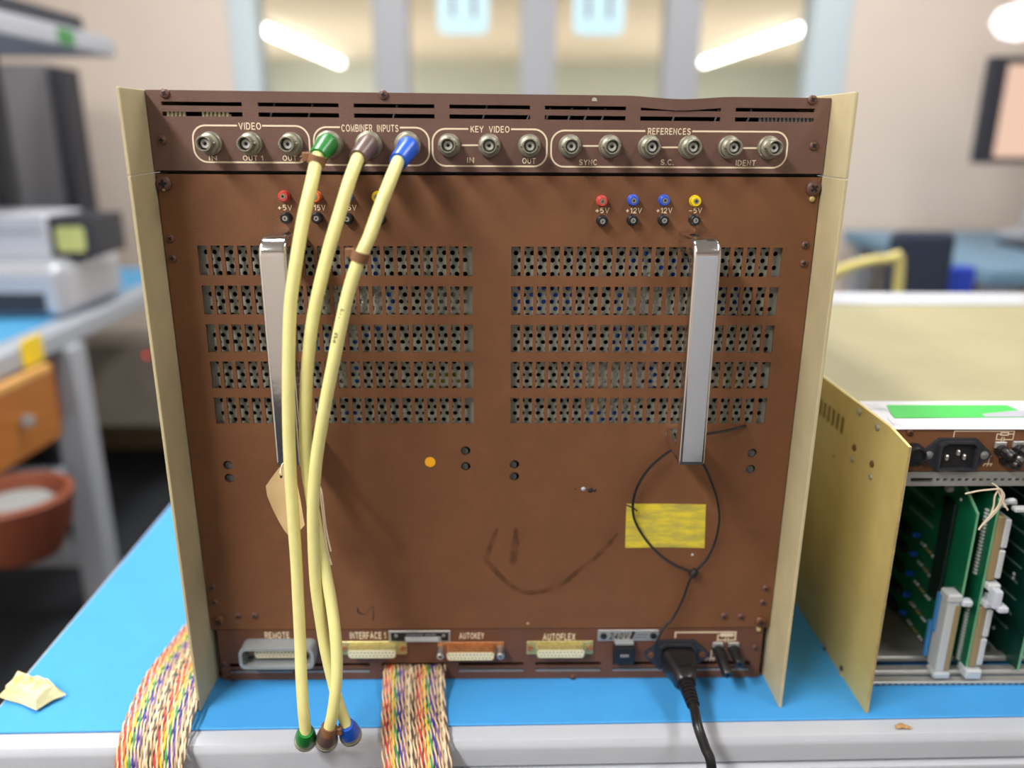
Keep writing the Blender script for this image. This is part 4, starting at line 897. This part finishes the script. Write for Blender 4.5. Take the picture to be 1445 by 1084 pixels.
# circuit boards
def board(x, zt, zb, yf, yb, chamfer, lab, m_='pcb'):
    t = thing('circuit_board', (x, (yf+yb)/2, zb), lab, 'circuit board', 'boards plugged into the gold card cage')
    c1, c2 = chamfer
    poly = [(yf, zb), (yf, zt-c2), (yf+c1*0.75, zt-c2*0.35), (yf+c1, zt), (yb, zt), (yb, zb)]
    MB().prism(poly, x-0.0008, x+0.0008, 'X').build('board', m_, t, smooth=False)
    MB().prism([(yf-0.0003, zb), (yf-0.0003, zt-c2), (yf+c1*0.75, zt-c2*0.35+0.0003), (yf+c1*0.75, zt-c2*0.35-0.002), (yf+0.0001, zt-c2-0.001), (yf+0.0001, zb)], x-0.00085, x+0.00085, 'X').build('bare_edge', 'pcbedge', t, smooth=False)
    return t
BX1, BX2, BX3 = 0.3645, 0.3795, 0.4220
b1 = board(BX1, 0.1740, 0.0125, -0.0068, 0.26, (0.030, 0.022), 'nearest green circuit board with grey header at its lower front')
MB().bbox(BX1-0.004, BX1-0.0009, 0.016, 0.033, 0.060, 0.1480, 0.0008, 1).build('dark_module', 'darkgreen', b1)
for k, z in enumerate((0.0930, 0.0750, 0.0560, 0.0350, 0.0170)):
    y = 0.064
    MB().lathe([(0.0022, 0), (0.0022, 0.004), (0.0012, 0.005), (0, 0.005)], (BX1-0.0008, y, z+0.004), (-1, 0, 0), 12, cap=False).build('capacitor', 'bluecap', b1, label='blue round capacitor')
    for j in range(3): MB().lathe([(0.0010, -0.0035), (0.0013, -0.003), (0.0010, 0), (0.0013, 0.003), (0.0010, 0.0035)], (BX1-0.0026, y-0.012-0.0095*j, z+0.0015-0.001*j), (0, 1, 0), 8).build('resistor', 'grey_pl' if j != 1 else 'tan', b1)
    MB().bbox(BX1-0.0046, BX1-0.0009, y+0.012, y+0.034, z-0.003, z+0.005, 0.0006, 1).build('chip', 'black', b1)
for k in range(7): MB().box(BX1-0.00105, BX1-0.0008, 0.045+0.002*k, 0.085+0.003*k, 0.112+0.0085*k, 0.1150+0.0085*k).build('copper_track', 'pcbdark' if k % 2 else 'trace', b1, smooth=False)
MB().lathe([(0.0032, 0), (0.0032, 0.004), (0.0018, 0.004), (0.0018, 0.001), (0, 0.001)], (BX1-0.0008, 0.030, 0.1560), (-1, 0, 0), 12, cap=False).build('test_loop', 'grey_pl', b1)
MB().lathe([(0.0013, 0), (0.0011, 0.0005), (0, 0.0006)], (BX1-0.0008, 0.0155, 0.1530), (-1, 0, 0), 10, cap=False).build('rivet', 'solder', b1)
hd = MB().bbox(BX1-0.0105, BX1-0.0009, -0.0085, 0.006, 0.0130, 0.0790, 0.001, 1).build('ribbon_header', 'grey_pl', b1, label='pale grey ribbon header')
MB().box(BX1-0.0045, BX1-0.0010, -0.0092, -0.0084, 0.0150, 0.0740).build('contact_strip', 'tan', hd, smooth=False)
MB().bbox(BX1-0.0120, BX1-0.0008, -0.0100, 0.0030, 0.0770, 0.0840, 0.0012, 1).build('latch', 'grey_pl', hd)
MB().bbox(BX1-0.0008, BX1+0.0075, -0.0110, -0.0040, 0.0740, 0.0790, 0.001, 1).build('latch_arm', 'whitebox', hd)
MB().bbox(BX1-0.0120, BX1+0.0010, -0.0100, 0.0030, 0.0075, 0.0135, 0.0012, 1).build('latch', 'grey_pl', hd)
MB().bbox(BX1-0.0125, BX1-0.0108, 0.0010, 0.0055, 0.0440, 0.0790, 0.0006, 1).build('blue_clip', 'bluepl', b1, label='sky blue strip on the header')
MB().bbox(BX1-0.0125, BX1-0.0095, 0.0066, 0.0105, 0.0170, 0.0500, 0.0006, 1).build('blue_clip', 'bluepl', b1)
b2_ = board(BX2, 0.1640, 0.0125, -0.0062, 0.26, (0.002, 0.002), 'second green circuit board with two rows of white solder pins')
def pinrow(bx_, y0, z0, z1, parent, n=19):
    for k in range(n):
        z = z0+(z1-z0)*k/(n-1); MB().box(bx_-0.0028, bx_-0.0008, y0, y0+0.0030, z-0.0006, z+0.0006).build('solder_pin', 'solder', parent, smooth=False)
pinrow(BX2, 0.0020, 0.0960, 0.1500, b2_); pinrow(BX2, 0.0020, 0.0180, 0.0720, b2_)
for z0, z1 in ((0.0960, 0.1500), (0.0180, 0.0720)):
    h2 = MB().bbox(BX2+0.0010, BX2+0.0060, -0.0085, 0.006, z0, z1, 0.0006, 1).build('pin_header', 'tan', b2_, label='tan pin header')
    MB().bbox(BX2+0.0060, BX2+0.0105, -0.0095, 0.006, z0+0.002, (z0+z1)/2-0.001, 0.0008, 1).build('header_wall', 'grey_pl', h2)
    MB().bbox(BX2+0.0060, BX2+0.0105, -0.0095, 0.006, (z0+z1)/2+0.001, z1-0.002, 0.0008, 1).build('header_wall', 'grey_pl', h2)
for z0 in (0.0730, 0.0880): MB().bbox(BX2+0.0010, BX2+0.0110, -0.0120, 0.003, z0, z0+0.0065, 0.0014, 1).build('ejector_latch', 'grey_pl', b2_)
MB().bbox(BX2+0.0030, BX2+0.0100, -0.0180, -0.008, 0.0760, 0.0920, 0.002, 2).build('ejector_latch', 'whitebox', b2_)
MB().bbox(BX2+0.0070, BX2+0.0150, -0.0200, -0.010, 0.0740, 0.0790, 0.0015, 2).build('ejector_latch', 'whitebox', b2_)
MB().tube([(BX2+0.004, 0.004, 0.1500), (BX2+0.003, -0.006, 0.1600), (BX2+0.007, -0.010, 0.1640), (BX2+0.011, -0.006, 0.1600)], 0.0022, 8, 5).build('ejector_latch', 'grey_pl', b2_)
MB().bbox(BX2+0.0070, BX2+0.0180, -0.0150, -0.009, 0.1565, 0.1600, 0.0008, 1).build('ejector_latch', 'grey_pl', b2_)
MB().bbox(BX2-0.0020, BX2+0.0110, -0.0110, 0.0030, 0.0075, 0.0165, 0.0014, 1).build('ejector_latch', 'grey_pl', b2_)
b3 = board(BX3, 0.1640, 0.0125, -0.0060, 0.26, (0.002, 0.002), 'third green circuit board at the right edge of the picture', 'pcbdark')
for k in range(9):
    z = 0.150-0.014*k; MB().box(BX3-0.0012, BX3-0.0008, 0.012+0.001*(k % 3), 0.055, z-0.0007, z+0.0007).build('copper_track', 'trace', b3, smooth=False)
for y, z in ((0.02, 0.085), (0.02, 0.081), (0.03, 0.028)): MB().lathe([(0.0015, 0), (0.0012, 0.0006), (0, 0.0007)], (BX3-0.0008, y, z), (-1, 0, 0), 9, cap=False).build('solder_spot', 'solder', b3)
# white tie string on the boards
t = thing('tie_string', (BX2, -0.01, 0.16), 'loop of white tie string knotted over the tops of the green boards', 'string')
for pl in ([(1362, 697), (1380, 693), (1398, 691), (1410, 690)], [(1400, 682), (1408, 688), (1414, 698), (1408, 715), (1397, 728), (1385, 742), (1381, 748)], [(1411, 689), (1404, 700), (1402, 715), (1396, 730), (1390, 738)], [(1412, 690), (1417, 700), (1412, 712), (1404, 724), (1393, 735), (1384, 743)], [(1413, 692), (1416, 708), (1422, 720)], [(1408, 690), (1413, 705), (1418, 716)]):
    MB().tube([atY(u, v, -0.0165-0.0006*i) for i, (u, v) in enumerate(pl)], 0.00062, 6, 5).build('strand', 'string', t)

# ================================================================ CABLES AND SMALL THINGS
def dirv(a, b): return (Vector(b)-Vector(a)).normalized()
def video_cable(colour, boot_m, sock_i, top_px, mid, end_px, endY, plug_px, label, clips=()):
    sx = BX[sock_i]; sz = drop(sx, BZ); base = Vector((sx, PY-0.0105, sz))
    t = thing('video_cable', base, label, 'cable', 'yellow video cables')
    # mated plug on the socket
    big = atY(*top_px[0], -0.0225); small = atY(*top_px[1], -0.0405); ax = dirv(base, big)
    axis0 = Vector((0, -1, 0))
    MB().lathe([(0.0054, -0.004), (0.0080, -0.004), (0.0084, -0.002), (0.0084, 0.004), (0.0078, 0.0048), (0.0078, 0.0070), (0.0074, 0.0078), (0.0060, 0.0085), (0, 0.0085)], base, dirv(base, (big.x+sx)/2*Vector((1, 0, 0))+Vector((0, big.y, (big.z+sz)/2))), 24, cap=False).build('plug_body', 'nickel', t)
    p1 = base+ax*0.003
    MB().tube([p1, p1.lerp(big, 0.6), big, big.lerp(small, 0.5), small], lambda q: 0.0074-0.0018*q if q > 0.2 else 0.0072, 16, 5).build('boot', boot_m, t, label=colour+' rubber boot on the socket end')
    pts = [big.lerp(small, 0.6), small]+[atY(u, v, y) for u, v, y in mid]
    e = atY(*end_px, endY); pts += [e]
    MB().tube(pts, 0.00395, 14, 8).build('jacket', 'cable', t)
    pd = dirv(e, atY(*plug_px, endY+0.0105))
    MB().lathe([(0.0, -0.0012), (0.0050, -0.001), (0.0054, 0), (0.0066, 0.006), (0.0071, 0.009), (0.0072, 0.0135), (0, 0.0136)], e-pd*0.001, pd, 20, cap=False).build('boot', boot_m, t, label=colour+' rubber boot on the loose end')
    MB().lathe([(0.0066, 0.0130), (0.0073, 0.0132), (0.0073, 0.0155), (0.0078, 0.016), (0.0078, 0.0190), (0.0062, 0.0192), (0.0062, 0.016), (0, 0.016)], e-pd*0.001, pd, 24, cap=False).build('plug_body', 'nickel', t)
    for (u, v, y, tu, tv) in clips:
        c = atY(u, v, y); d = dirv(c, atY(tu, tv, y))
        m = MB(); m.lathe([(0.0042, -0.003), (0.0054, -0.003), (0.0054, 0.003), (0.0042, 0.003), (0.0042, -0.003)], c, d, 16, cap=False)
        cl = m.build('cable_marker', 'clip', t, label='brown plastic marker ring')
        sd = d.cross(Vector((0, 1, 0))).normalized()
        MB().bbox(-0.003, 0.003, -0.0010, 0.0028, -0.0028, 0.0028, 0.0006, 1).build('marker_tab', 'clip', cl, loc=c-sd*0.0062)
    return t
video_cable('green', 'green', 3, ((461, 204), (448, 222)), [(439, 262, -0.053), (428, 310, -0.060), (418, 370, -0.066), (410, 430, -0.069), (407.5, 500, -0.071), (407, 580, -0.072), (409, 650, -0.0725), (413, 720, -0.073), (418, 790, -0.074), (421, 850, -0.076), (423.6, 905, -0.079), (425, 950, -0.084), (428, 1000, -0.0895)], (431.5, 1033), -0.0895, (431, 1047),
            'pale yellow video cable with green boots, leftmost of the three', clips=[(447.5, 226, -0.0425, 440, 258)])
video_cable('brown', 'brownboot', 4, ((519, 206), (505, 224)), [(493, 256, -0.051), (480, 299, -0.057), (465, 349, -0.062), (451, 405, -0.065), (441, 455, -0.066), (435, 505, -0.066), (432, 550, -0.0655), (431, 610, -0.065), (433, 655, -0.065), (440, 705, -0.066), (449, 757, -0.068), (459, 805, -0.071), (467, 848, -0.076), (473, 893, -0.0825), (475.5, 935, -0.0875), (473.5, 975, -0.0915), (469, 1008, -0.0930)], (463, 1032), -0.0920, (460, 1051),
            'pale yellow video cable with dark brown boots, crossing behind the blue-booted one', clips=[(463.5, 1030, -0.092, 466, 1020)])
video_cable('blue', 'blue', 5, ((576, 210), (562, 228)), [(548, 262, -0.054), (535, 296, -0.060), (521, 335, -0.066), (507, 366, -0.0695), (493, 408, -0.072), (481, 460, -0.074), (471, 510, -0.0748), (462, 555, -0.075), (454, 600, -0.075), (447, 645, -0.075), (443, 690, -0.0748), (441.8, 728, -0.0745), (443, 780, -0.074), (446, 828, -0.074), (452, 872, -0.0745), (459, 915, -0.0765), (468, 955, -0.0795), (477, 990, -0.0825)], (489, 1024), -0.0860, (497, 1042),
            'pale yellow video cable with blue boots, rightmost at the top', clips=[(508, 362, -0.069, 501, 384)])
# printed marking along the blue-booted cable
blue_cable = [o for o in bpy.data.objects if o.name.startswith('video_cable') and 'blue boots' in o.get('label', '')][0]
for word, (u0, v0), (u1, v1), yc in (('PSF', (472.5, 481), (475.5, 466), -0.0743), ('1/2', (480.0, 448), (484.0, 434), -0.0731)):
    a, b = atY(u0, v0, yc), atY(u1, v1, yc); L_ = (b-a).length; ex = (b-a).normalized(); mid_ = (a+b)/2
    en = (CAM-mid_); en = (en-ex*en.dot(ex)).normalized(); ez = (-en).cross(ex).normalized() * -1
    ez = ex.cross(-en).normalized()
    o = lettering_xz(word, -L_/2, L_/2, -0.0011, 0.0011, 0, 'ink', blue_cable, 'printed_marking')
    o.parent = None; mw = Matrix(((ex.x, -en.x, ez.x, mid_.x+en.x*0.00412), (ex.y, -en.y, ez.y, mid_.y+en.y*0.00412), (ex.z, -en.z, ez.z, mid_.z+en.z*0.00412), (0, 0, 0, 1)))
    o.data.transform(Matrix.Translation(-WL[blue_cable.name]) @ mw); o.location = (0, 0, 0); o.parent = blue_cable
# left ribbon and middle ribbon: twenty twisted pairs each
PAIR = [('br', (168, 122, 92)), ('r', (206, 54, 58)), ('o', (226, 120, 52)), ('y', (238, 202, 40)), ('g', (52, 158, 82)), ('b', (52, 58, 168)), ('v', (134, 96, 160)), ('gr', (176, 152, 128)), ('w', (232, 222, 190)), ('k', (92, 82, 74))]
for nm, c in PAIR: M['wire_'+nm] = mat('wire_'+nm, c, 0.45)
M['wire_tan'] = mat('wire_tan', (226, 196, 158), 0.5)
def ribbon(path, x_of, label, npair=20, pitch_=0.00262):
    P = spline([Vector(p) for p in path], 14)
    t = thing('ribbon_cable', P[0], label, 'cable', 'rainbow ribbon cables')
    # arc length resample
    S = [0]
    for a, b in zip(P[:-1], P[1:]): S.append(S[-1]+(b-a).length)
    step = 0.0016; Q = []; j = 0; s = 0
    while s < S[-1]:
        while j < len(S)-2 and S[j+1] < s: j += 1
        f = (s-S[j])/max(1e-9, S[j+1]-S[j]); Q.append(P[j].lerp(P[j+1], f)); s += step
    n = len(Q)
    for i in range(npair):
        off = (i-(npair-1)/2)*pitch_; mb = MB(); ph = 0.9*i+random.uniform(-0.5, 0.5); tw = 0.0175*random.uniform(0.98, 1.02)
        for wnum, m_ in ((0, 'wire_tan'), (1, 'wire_'+PAIR[i % 10][0])):
            pts = []
            for k, q in enumerate(Q):
                T = (Q[min(k+1, n-1)]-Q[max(k-1, 0)]).normalized()
                side = x_of(k/(n-1)); side = (side-T*side.dot(T)).normalized(); up_ = side.cross(T)
                if up_.z < 0 and abs(up_.z) > 0.2: pass
                a = ph+k*step/tw*2*PI+wnum*PI; wob = 0.00025*math.sin(k*0.11+i*1.7)
                pts.append(q+side*(off+wob+0.00062*math.cos(a))+up_*(0.00062*math.sin(a)))
            mb.use(m_); mb.tube(pts, 0.00072, 5, 1)
        mb.build('twisted_pair', None, t)
    return t
xs_ = Vector((1, 0, 0))
rz = 0.0038
ribbon([(-0.2450, 0.22, rz), (-0.2452, 0.12, rz), (-0.2475, 0.05, rz+0.004), (-0.2475, 0.00, rz+0.010), (-0.2455, -0.035, rz+0.008), (-0.2430, -0.062, rz+0.004), (-0.2420, -0.080, -0.006), (-0.2415, -0.087, -0.030), (-0.2412, -0.090, -0.10), (-0.2410, -0.088, -0.20)], lambda f: xs_,
       'rainbow twisted pair ribbon cable at the left side of the brown unit', pitch_=0.00250)
ribbon([(-0.0615, 0.0025, 0.0145), (-0.0615, -0.004, 0.0142), (-0.0612, -0.014, 0.0120), (-0.0600, -0.028, 0.0062), (-0.0580, -0.045, 0.0042), (-0.0556, -0.062, 0.0036), (-0.0530, -0.079, -0.004), (-0.0512, -0.087, -0.022), (-0.0490, -0.091, -0.08), (-0.0470, -0.090, -0.20)], lambda f: xs_,
       'rainbow twisted pair ribbon cable hanging from the middle of the brown unit', pitch_=0.00246)
# power cord
t = thing('power_cord', (ICX, -0.02, ICZ), 'black mains plug and cord in the lower right of the brown unit', 'power cord')
pl_ = MB()
def loft(mb, secs, n=20):
    v = []; f = []
    for (cx, y, cz, hw_, hh, ex) in secs:
        for k in range(n):
            q = 2*PI*k/n; c, s = math.cos(q), math.sin(q)
            v.append((cx+hw_*abs(c)**ex*(1 if c >= 0 else -1), y, cz+hh*abs(s)**ex*(1 if s >= 0 else -1)))
    for i in range(len(secs)-1):
        for k in range(n): f.append((i*n+k, i*n+(k+1) % n, (i+1)*n+(k+1) % n, (i+1)*n+k))
    f += [list(range(n)), list(range((len(secs)-1)*n, len(secs)*n))[::-1]]
    mb.add(v, f); return mb
loft(pl_, [(ICX, -0.006, ICZ, 0.0125, 0.0090, 0.5), (ICX, -0.010, ICZ, 0.0135, 0.0100, 0.5), (ICX, -0.016, ICZ, 0.0130, 0.0098, 0.55), (ICX+0.0003, -0.026, ICZ-0.0004, 0.0100, 0.0088, 0.6), (ICX+0.0003, -0.034, ICZ-0.0008, 0.0088, 0.0082, 0.7), (ICX+0.0003, -0.037, ICZ-0.001, 0.0070, 0.0068, 0.9)])
pb = pl_.build('plug_body', 'blackrub', t)
loft(MB(), [(ICX, -0.0180, ICZ+0.0098, 0.0060, 0.0004, 0.6), (ICX, -0.0280, ICZ+0.0086, 0.0050, 0.0004, 0.6)]).build('grip_panel', 'black', pb)
sr = []
for k in range(7):
    y = -0.036-k*0.0036; r = 0.0062-k*0.00024; sr += [(ICX, y, ICZ-0.001, r, r, 1), (ICX, y-0.0024, ICZ-0.001, r, r, 1), (ICX, y-0.0025, ICZ-0.001, r-0.0009, r-0.0009, 1), (ICX, y-0.0035, ICZ-0.001, r-0.0009, r-0.0009, 1)]
loft(MB(), sr, 16).build('strain_relief', 'blackrub', t)
MB().tube([(ICX, -0.058, ICZ-0.001), (ICX, -0.066, ICZ-0.002), atY(985, 1026, -0.0795), atY(995, 1055, -0.0875), atY(1004, 1084, -0.0930), (0.157, -0.097, -0.05), (0.160, -0.098, -0.14), (0.162, -0.092, -0.30)], 0.0036, 12, 8).build('cord', 'blackrub', t)
# thin black tie
t = thing('black_tie_cord', (0.13, -0.01, 0.17), 'thin black cord looped behind the right chrome handle above the mains plug', 'cord')
MB().tube([atY(1052, 600, 0.004), atY(1048, 602, -0.003), atY(1020, 609, -0.009), atY(990, 614, -0.016), atY(965, 626, -0.018), atY(940, 640, -0.014), atY(915, 662, -0.010), atY(898, 690, -0.007), atY(893, 718, -0.005), atY(899, 742, -0.004), atY(918, 770, -0.004), atY(945, 793, -0.004), atY(978, 808, -0.005)], 0.0010, 8, 8).build('cord_loop', 'blackrub', t)
MB().tube([atY(972, 640, -0.020), atY(992, 655, -0.018), atY(1004, 680, -0.012), atY(1013, 710, -0.008), atY(1015, 735, -0.006), atY(1009, 765, -0.005), atY(997, 790, -0.005), atY(980, 808, -0.005), atY(972, 822, -0.005), atY(964, 845, -0.005), atY(950, 872, -0.006), atY(937, 886, -0.009), atY(927, 905, -0.012), atY(924, 925, -0.010)], 0.0010, 8, 8).build('cord_tail', 'blackrub', t)
q = atY(979, 809, -0.005); MB().lathe([(0, -0.004), (0.0026, -0.003), (0.0032, 0), (0.0026, 0.003), (0, 0.004)], q, (0.5, 0, 1), 12, cap=False).build('knot', 'blackrub', t)
MB().tube([atY(884, 713, -0.005), atY(892, 716, -0.007), atY(899, 721, -0.004)], 0.0006, 6, 4).build('wire_end', 'ink', t)
# manila tag
t = thing('manila_tag', atY(397, 660, -0.048), 'manila card tag tied under the left chrome handle', 'tag')
TP = [(398, 657), (394, 660), (387, 669), (375, 686), (377, 700), (384, 717), (393, 735), (400, 747), (408, 757), (424, 748), (430, 741), (427, 724), (424, 705), (420, 685), (412, 662), (404, 656)]
tm = MB(); F_, Bk = [], []
def tagY(u): return -0.047-0.010*((u-375)/55)+0.006*math.sin((u-375)/55*PI)
V_ = []
for th in (0, 0.0004): V_ += [atY(u, v, tagY(u)+th) for u, v in TP]
n = len(TP); c0 = atY(404, 705, tagY(404)); hc = [atY(397+2.2*math.cos(q), 672+2.8*math.sin(q), tagY(397)) for q in [2*PI*k/10 for k in range(10)]]
tm.add(V_+[c0, c0+Vector((0, 0.0004, 0))], [(i, (i+1) % n, 2*n) for i in range(n)]+[((i+1) % n+n, i+n, 2*n+1) for i in range(n)]+[(i, i+n, (i+1) % n+n, (i+1) % n) for i in range(n)])
tg = tm.build('card', 'tag', t)
MB().add([h+Vector((0, -0.0003, 0)) for h in hc], [list(range(10))]).build('punched_hole', 'ink', tg, smooth=False)
MB().tube([atY(397, 671, -0.0515), atY(397, 662, -0.051), atY(399, 655, -0.049), atY(408, 650, -0.038), atY(420, 652, -0.030), atY(426, 648, -0.028), atY(420, 640, -0.028), atY(414, 650, -0.034), atY(400, 656, -0.0480), atY(395, 668, -0.0515)], 0.0006, 6, 6).build('string', 'string', t)
MB().tube([atY(420, 652, -0.030), atY(438, 665, -0.040), atY(452, 688, -0.052), atY(456, 710, -0.053), atY(460, 745, -0.053), atY(467, 778, -0.053)], 0.0006, 6, 6).build('string', 'string', t)
MB().tube([atY(420, 653, -0.030), atY(436, 668, -0.040), atY(450, 690, -0.052), atY(454, 712, -0.053), atY(459, 755, -0.053), atY(463, 780, -0.053), atY(468, 797, -0.053)], 0.0006, 6, 6).build('string', 'string', t)
# crumpled tissue
cpt = atZ(45, 986, ZT)
tm = MB(); N = 15; V_ = []; F_ = []
out = [(-45, 3), (-30, -14), (-16, -26), (0, -20), (14, -22), (26, -14), (34, -4), (50, 1), (30, 10), (8, 22), (-14, 12), (-32, 8)]
rings = 7
for j in range(rings+1):
    f_ = j/rings
    for i, (du, dv) in enumerate(out):
        q = atZ(45+du*f_, 984+dv*f_, ZT); h = (1-f_**2)*0.013+0.0010+random.uniform(-0.0045, 0.0060)*(0.4+0.6*f_)*(0 if j == 0 else 1)
        if j == rings: h = 0.0012+(0.006 if i in (2, 3, 5, 6) else 0)+random.uniform(0, 0.002)
        V_.append((q.x+random.uniform(-1, 1)*0.0012*(j > 0), q.y+random.uniform(-1, 1)*0.0012*(j > 0), ZT+max(0.0008, h)))
n = len(out)
for j in range(rings):
    for i in range(n): F_.append((j*n+i, j*n+(i+1) % n, (j+1)*n+(i+1) % n)); F_.append((j*n+i, (j+1)*n+(i+1) % n, (j+1)*n+i))
tm.add(V_, F_); o = tm.build('crumpled_tissue', 'tissue', smooth=False); tag(o, 'crumpled cream tissue on the left front corner of the blue mat', 'tissue')
# crumb on the white edge
q = atZ(1275, 1026, 0.001)
cm = MB()
for dx, dy, r in ((-0.004, 0, 0.0024), (-0.001, 0.0008, 0.0028), (0.002, 0, 0.0022), (0.0045, -0.0005, 0.0016)):
    cm.lathe([(0, -r*0.5), (r*0.8, -r*0.3), (r, 0), (r*0.7, r*0.4), (0, r*0.55)], (q.x+dx, q.y+dy, r*0.5+0.0001), (0.1, 0.1, 1), 8, cap=False)
o = cm.build('crumb', 'crumb', smooth=False); tag(o, 'small brown crumb on the white bench edge at the right', 'crumb')
